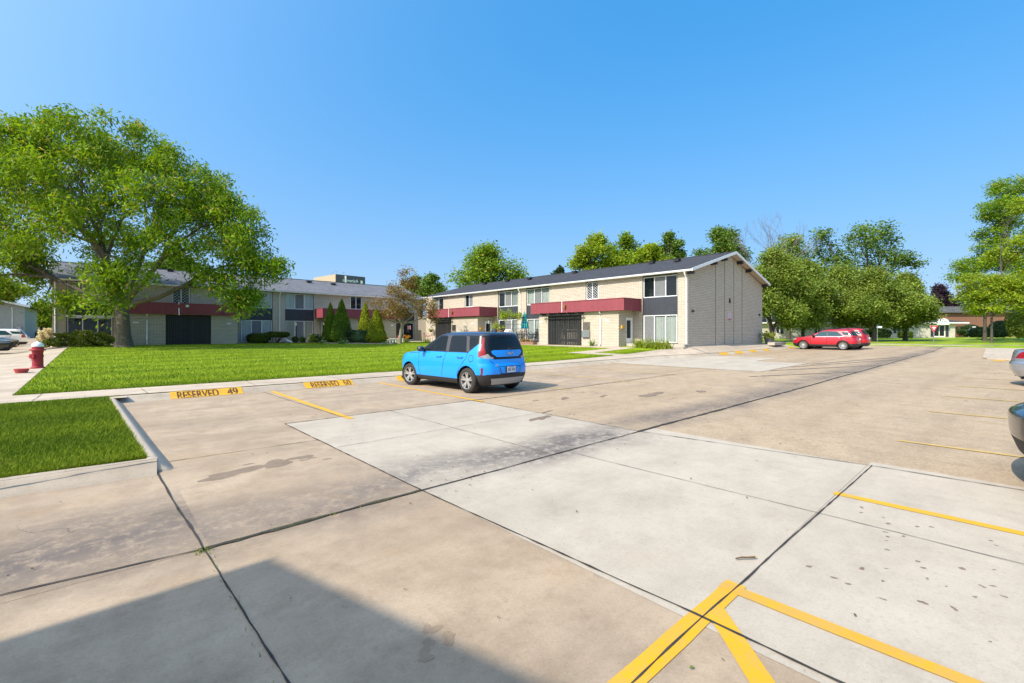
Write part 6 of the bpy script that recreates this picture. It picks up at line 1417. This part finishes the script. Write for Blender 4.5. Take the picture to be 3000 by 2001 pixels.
# mulch bed under the evergreens with timber edging
mul = plain('bark_mulch', (.07, .042, .03), .95, var=.5, scale=18)
bp = [at(x, d) for x, d in ((940, 42.0), (985, 40.8), (1050, 40.6), (1120, 40.6), (1156, 41.4), (1150, 44.5), (1090, 47), (980, 46.5), (940, 44.5))]
me = bpy.data.meshes.new('b'); me.from_pydata([(u, v, g(u, v)+.03) for u, v in bp], [], [list(range(len(bp)))]); tag(link('mulch_bed', me, mul), kind='structure')
bp2 = [at(x, d) for x, d in ((735, 42.2), (800, 42.8), (930, 43.2), (940, 46), (860, 47.5), (730, 45))]
me = bpy.data.meshes.new('b'); me.from_pydata([(u, v, g(u, v)+.03) for u, v in bp2], [], [list(range(len(bp2)))]); tag(link('mulch_bed', me, mul), kind='structure')
m = MB(); e = [at(x, d) for x, d in ((950, 41.6), (985, 40.7), (1050, 40.5), (1120, 40.5), (1158, 41.3))]; m.tube([(u, v, g(u, v)+.05) for u, v in e], .06, 6); tag(m.build('edging_timber', M_barkp), 'weathered timber edging along the front of the evergreen bed', 'garden edging')
cb = at(1147, 41.2); T = thing('concrete_block', 'hollow grey concrete block at the end of the evergreen bed', 'block', (cb[0], cb[1], g(*cb)+.02), RZ)
m = MB(); wall(m, ID, -.32, .32, 0, .36, .3, [(-.24, -.04, .07, .29), (.04, .24, .07, .29)], 0); m.build('block', plain('block_concrete', (.25, .24, .22), .9), T); m = MB(); m.box(ID, -.36, .36, -.32, .03, .363, .42); m.build('cap', plain('cap_concrete', (.38, .36, .33), .9), T)
pb = at(1164, 46.2); T = thing('planter_box', 'long pale green planter box behind the crabapple trunk', 'planter', (pb[0], pb[1], g(*pb)+.02), RZ); m = MB(); wall(m, ID, -.7, .7, 0, .36, .4, [], 0); m.build('box', plain('planter_pale', (.50, .58, .52), .6), T); m = MB(); m.box(ID, -.74, .74, -.44, .04, .362, .40); m.build('rim', plain('planter_rim', (.72, .74, .72), .6), T)
fl_ = (at_on(1194, V=46.6)); T = thing('garden_flag', 'small pink garden flag with dark lower half on a curled iron stand', 'garden flag', (fl_[0], fl_[1], g(*fl_)+.06), RZ); m = MB(); m.tube([(0, 0, 0), (0, 0, 1.75), (.10, 0, 1.85), (.2, 0, 1.78)], .012, 5); m.tube([(0, 0, .35), (.28, 0, .42), (.36, 0, .65), (.24, 0, .82), (.04, 0, .8)], .012, 5); m.build('stand', M_blackp, T); m = MB(); m.box(ID, -.02, .36, -.012, .0, 1.28, 1.72); m.build('flag', plain('flag_pink', (.42, .2, .22), .8, var=.3), T); m = MB(); m.box(ID, -.14, .16, -.15, .12, .95, 1.27); m.build('hanging_pot', M_blackp, T)
# loose white downspout length leaning over the yew
wp = at(829, 43.4); T = thing('loose_downspout', 'loose white downspout length lying slanted beside the mushroom yew', 'pipe', (wp[0], wp[1], g(*wp)), RZ); m = MB(); m.tube([(-.75, .3, .98), (.3, .05, .35), (.95, -.15, .08)], .06, 8); m.build('pipe', M_white, T, smooth=True)
# patio between the porches of the sunlit house
def P28(x, U): return at_on(x, U=U)
zp = .745
def chair(label, loc, rz, mat):
    T = thing('patio_chair', label, 'chair', (loc[0], loc[1], zp), rz, 'dark resin chairs on the patio'); m = MB(); m.box(ID, -.26, .26, -.24, .24, .40, .44); m.build('seat', mat, T, bevel=.015)
    for sx in (-1, 1):
        for sy in (-1, 1): m = MB(); m.tube([(sx*.24, sy*.22, .40), (sx*.29, sy*.26, 0)], [.032, .024], 6); m.build('leg', mat, T)
        m = MB(); m.tube([(sx*.28, -.22, .42), (sx*.30, -.20, .64), (sx*.30, .15, .66), (sx*.26, .26, .72)], .024, 6); m.build('armrest', mat, T)
    m = MB(); m.tube([(-.24, .24, .44), (-.25, .30, .72), (-.16, .33, .86), (0, .34, .90), (.16, .33, .86), (.25, .30, .72), (.24, .24, .44)], .026, 6)
    for q in (-.14, -.05, .05, .14): m.tube([(q, .24, .44), (q, .335, .87)], .022, 5)
    m.build('backrest', mat, T); return T
Mch = plain('dark_resin', (.035, .033, .035), .5)
chair('dark resin patio chair standing clear in front of the glass doors', P28(1563, 28.4), R(200), Mch); chair('dark resin patio chair half behind the planting, left of the table', P28(1524, 28.6), R(60), Mch)
tb = P28(1541, 28.4); T = thing('patio_table', 'round dark patio table beside the closed teal parasol', 'table', (tb[0], tb[1], zp)); m = MB(); m.lathe([(0, .68), (.5, .68), (.5, .71), (0, .71)], (0, 0, 0), 20); m.build('table_top', Mch, T)
for k in range(3): a = k*2.09; m = MB(); m.tube([(.15*math.cos(a), .15*math.sin(a), .68), (.4*math.cos(a), .4*math.sin(a), 0)], .02, 5); m.build('leg', Mch, T)
um = P28(1537, 28.6); T = thing('patio_umbrella', 'closed teal and blue patio parasol before the brick pier', 'parasol', (um[0], um[1], zp)); m = MB(); m.tube([(0, 0, 0), (0, 0, 2.75)], .022, 8); m.build('pole', Mch, T); m = MB(); k_ = 20
pf = [(.02, 2.68), (.11, 2.5), (.16, 2.2), (.21, 1.8), (.27, 1.45), (.30, 1.2), (.22, 1.22)]; b0 = 0
for r_, h_ in pf:
    for j in range(k_): rr = r_*(1+(.28 if j % 2 else -.2)); a = 6.283*j/k_; m.v.append((rr*math.cos(a), rr*math.sin(a), h_))
for i_ in range(len(pf)-1):
    for j in range(k_): m.f.append([i_*k_+j, i_*k_+(j+1) % k_, (i_+1)*k_+(j+1) % k_, (i_+1)*k_+j]); m.m.append(0); m.uv.append([(0, 0)]*4)
tm_ = NT('teal_stripes'); sx_ = tm_.n('SeparateXYZ'); tm_.l(tm_.obj(), sx_.inputs[0]); tm_.col(tm_.ramp(tm_.math('FRACT', tm_.math('MULTIPLY', sx_.outputs[2], 2.1)), [(.0, (.015, .22, .22)), (.45, (.05, .40, .38)), (.6, (.01, .10, .28)), (.85, (.02, .3, .32))])); tm_.set(Roughness=.8); m.build('canopy', tm_.mat, T)
# climbing vine on a pipe trellis
tr = [P28(1456, 27.7), P28(1530, 28.2)]; c0 = Vector((*tr[0], .62)); c1 = Vector((*tr[1], .62)); T = thing('vine_trellis', 'iron pipe trellis with a yellow-green climbing rose before the middle patio', 'trellis', c0); d_ = c1-c0; m = MB()
for f_ in (0, .33, .66, 1): m.tube([d_*f_, d_*f_+Vector((0, 0, 2.35))], .02, 6)
for z_ in (.9, 1.3, 1.7, 2.35): m.tube([Vector((0, 0, z_)), d_+Vector((0, 0, z_))], .014, 5)
m.tube([Vector((0, 0, 2.0)), d_*.45+Vector((0, 0, .4))], .015, 5); m.build('frame', M_blackp, T)
C = np.array([tuple(d_*f_+Vector((random.gauss(0, .1), random.gauss(0, .1), z_))) for f_, z_ in [(random.uniform(.2, .95), random.gauss(2.5, .13)) for _ in range(26)]+[(random.uniform(.15, .5), random.uniform(2.3, 3.0)) for _ in range(12)]+[(random.gauss(.02, .06), random.uniform(1.1, 2.1)) for _ in range(14)]])
V_, F_ = leafcloud(C, 26, .14, .12, .14, .09); npmesh('vine', V_, F_, L_yel, T)
C = np.array([(d_*f_).to_tuple()[:2]+(z_,) for f_, z_ in [(random.uniform(-.05, .5), random.uniform(.5, 1.5)) for _ in range(16)]]); V_, F_ = leafcloud(C, 8, .06, .06, .12, .10, 0); npmesh('flower', V_, F_, L_pink, T)
bq = P28(1538, 27.2); T = thing('brick_planter', 'low brick edged planter bed before the patio table', 'planter', (bq[0], bq[1], g(*bq)), R(90)); m = MB(); wall(m, ID, -1.0, 1.0, -.05, .24, .5, [], 0); m.build('brick_edge', brick('planter_brick', (.32, .14, .08), (.25, .2, .16), .2, .075), T); V_, F_ = leafcloud(np.stack([rng.uniform(-.9, .9, 40), rng.uniform(-.45, -.05, 40), rng.uniform(.28, .42, 40)], 1), 14, .08, .06, .1, .06); npmesh('foliage', V_, F_, L_red, T)
hb = at_on(1263, U=27.6); T = thing('hanging_basket', 'flower basket hanging by the slatted gate at the far porch', 'hanging basket', (hb[0], hb[1], 1.75)); m = MB(); m.lathe([(0, -.12), (.14, -.1), (.2, .06), (.19, .06), (0, .0)], (0, 0, 0), 14); m.tube([(0, 0, 0), (0, 0, 1.3)], .008, 4); m.build('basket', M_barkd, T); V_, F_ = leafcloud(np.array([(random.gauss(0, .12), random.gauss(0, .12), .12) for _ in range(14)]), 18, .08, .06, .1, .06); npmesh('foliage', V_, F_, L_low, T)
mc = P28(1490, 28.2); T = thing('covered_furniture', 'white covered bulky patio piece behind the flowers by the trellis', 'covered furniture', (mc[0], mc[1], zp)); m = MB(); m.lathe([(.42, 0), (.44, .5), (.40, .95), (.30, 1.15), (0, 1.2)], (0, 0, 0), 18); m.build('cover', M_white, T, smooth=True)
pt = at_on(2247, V=14.2); T = thing('flower_pot', 'grey pot with yellow-green plant at the far corner of the gable', 'plant pot', (pt[0]+.4, pt[1], g(*pt)+.02)); m = MB(); m.lathe([(0, 0), (.24, 0), (.34, .5), (.36, .52), (.30, .52), (0, .46)], (0, 0, 0), 16); m.build('pot', plain('grey_pot', (.12, .125, .14), .6), T); V_, F_ = leafcloud(np.array([(random.gauss(0, .22), random.gauss(0, .22), .75+random.gauss(0, .1)) for _ in range(24)]), 22, .12, .1, .16, .1); npmesh('foliage', V_, F_, L_low, T)
st = thing('paver_step', 'low grey paver step beside the pot at the far gable corner', 'step', (pt[0]+.5, pt[1]-.7, g(*pt)), 0); m = MB(); m.box(ID, -1.6, 1.2, -.25, .3, -.05, .2); m.build('step', M_porch, st, bevel=.02)
# twig and fallen leaves on the pavement
tw = [(2.85, 1.60), (2.92, 1.55), (3.0, 1.48)]; T = thing('twig', 'short broken brown twig on the pale slab beside the joint', 'twig', (3.36, 1.25, .02)); m = MB(); m.tube([(-.06, .045, 0), (-.02, .02, .004), (.015, -.01, .003), (.055, -.04, .003)], [.005, .006, .006, .007], 7); m.build('stick', plain('twig_bark', (.12, .07, .03), .9, var=.4, scale=60), T); m = MB(); m.lathe([(0, 0), (.007, 0), (.006, .01), (0, .01)], (.055, -.042, .003), 7, 'x'); m.build('broken_end', plain('twig_wood', (.55, .36, .10), .8), T)
n = 300; u = np.concatenate([rng.uniform(-2, 9, 170), rng.uniform(2.4, 6.5, 130)]); v = np.concatenate([rng.uniform(.2, 8.3, 170), rng.normal(4.1, .35, 130)]); k = v < 13.3; u, v = u[k], v[k]; n = len(u)
D = unit(np.stack([rng.normal(0, 1, n), rng.normal(0, 1, n), rng.normal(0, .2, n)], 1)); N = unit(np.stack([rng.normal(0, .35, n), rng.normal(0, .35, n), np.ones(n)], 1)); sz = rng.uniform(.007, .022, n)
V_, F_ = quads(np.stack([u, v, gz(u, v)+.014+sz*.15], 1), D, N, sz*1.4, sz*.9); tag(npmesh('leaf_litter', V_, F_, leafm('dead_leaf', (.07, .035, .015), (.20, .10, .04), (.12, .16, .03), .15, .1)), kind='stuff')
for p in (HF, BH, GH_, DH, OB): under(p)
# ================================================================ camera, light
cam = bpy.data.cameras.new('camera'); co = bpy.data.objects.new('camera', cam); COL.objects.link(co)
cam.sensor_width = 36; cam.lens = 16.0; cam.clip_start = .05; cam.clip_end = 6000; cam.shift_y = -26.5/3000
co.location = (0, 0, 1.6)
co.rotation_euler = Vector((FW[0], FW[1], 0)).to_track_quat('-Z', 'Y').to_euler(); S.camera = co
ld = bpy.data.lights.new('sun', 'SUN'); lo = bpy.data.objects.new('sun', ld); COL.objects.link(lo)
sd = Vector((-math.cos(R(SUN_EL))*math.cos(R(SUN_AZ)), math.cos(R(SUN_EL))*math.sin(R(SUN_AZ)), math.sin(R(SUN_EL))))
lo.rotation_euler = (-sd).to_track_quat('-Z', 'Y').to_euler(); lo.location = (-20, 2, 30)
ld.energy = 4.3; ld.angle = R(.53); ld.color = (1, .93, .80)
w = bpy.data.worlds.new('World'); S.world = w; w.use_nodes = True; nt = w.node_tree; bg = nt.nodes['Background']
sk = nt.nodes.new('ShaderNodeTexSky'); sk.sky_type = 'NISHITA'; sk.sun_disc = False
sk.sun_elevation = R(SUN_EL); sk.sun_rotation = math.atan2(sd.x, sd.y); sk.altitude = 0; sk.air_density = .5; sk.dust_density = 0; sk.ozone_density = 1.5
sc1 = nt.nodes.new('ShaderNodeVectorMath'); sc1.operation = 'SCALE'; sc1.inputs['Scale'].default_value = .12
gam = nt.nodes.new('ShaderNodeGamma'); gam.inputs['Gamma'].default_value = .35; hsv = nt.nodes.new('ShaderNodeHueSaturation'); hsv.inputs['Saturation'].default_value = 2.65
sc2 = nt.nodes.new('ShaderNodeVectorMath'); sc2.operation = 'SCALE'; sc2.inputs['Scale'].default_value = 1.0/.12
for a_, b_ in ((sk.outputs[0], sc1.inputs[0]), (sc1.outputs[0], gam.inputs[0]), (gam.outputs[0], hsv.inputs['Color']), (hsv.outputs[0], sc2.inputs[0]), (sc2.outputs[0], bg.inputs[0])): nt.links.new(a_, b_)
# hazy air: pale towards the horizon; a white sunward glow is added to lift shadow fill
tc = nt.nodes.new('ShaderNodeTexCoord'); sp_ = nt.nodes.new('ShaderNodeSeparateXYZ'); nt.links.new(tc.outputs['Generated'], sp_.inputs[0])
def mth(op, a, b=None, cl=False):
    q = nt.nodes.new('ShaderNodeMath'); q.operation = op; q.use_clamp = cl
    for i, v in enumerate((a, b)):
        if v is None: continue
        if isinstance(v, (int, float)): q.inputs[i].default_value = v
        else: nt.links.new(v, q.inputs[i])
    return q.outputs[0]
hz = mth('POWER', mth('SUBTRACT', 1, mth('MAXIMUM', sp_.outputs[2], 0)), 3.3)
m1_ = nt.nodes.new('ShaderNodeMixRGB'); nt.links.new(mth('MULTIPLY', hz, .85, True), m1_.inputs[0]); nt.links.new(sc2.outputs[0], m1_.inputs[1]); m1_.inputs[2].default_value = (2.35, 3.15, 4.25, 1)
dt = nt.nodes.new('ShaderNodeVectorMath'); dt.operation = 'DOT_PRODUCT'; nt.links.new(tc.outputs['Generated'], dt.inputs[0]); dt.inputs[1].default_value = sd
gl = mth('POWER', mth('MULTIPLY_ADD', dt.outputs['Value'], .5), 6.0)
gl.node.inputs[0].links[0].from_node.inputs[2].default_value = .5
m2_ = nt.nodes.new('ShaderNodeMixRGB'); m2_.blend_type = 'ADD'; m2_.inputs[0].default_value = 1; nt.links.new(m1_.outputs[0], m2_.inputs[1])
gc = nt.nodes.new('ShaderNodeVectorMath'); gc.operation = 'SCALE'; gc.inputs[0].default_value = (1, .93, .82); nt.links.new(mth('MULTIPLY', gl, 11.5), gc.inputs['Scale'])
nt.links.new(gc.outputs[0], m2_.inputs[2]); nt.links.new(m2_.outputs[0], bg.inputs[0])
bg.inputs[1].default_value = .12
S.view_settings.view_transform = 'Standard'; S.view_settings.look = 'None'; S.view_settings.exposure = .57; S.view_settings.gamma = 1
S.cycles.max_bounces = 6; S.cycles.transparent_max_bounces = 12; S.cycles.use_denoising = True; S.cycles.caustics_reflective = False; S.cycles.caustics_refractive = False
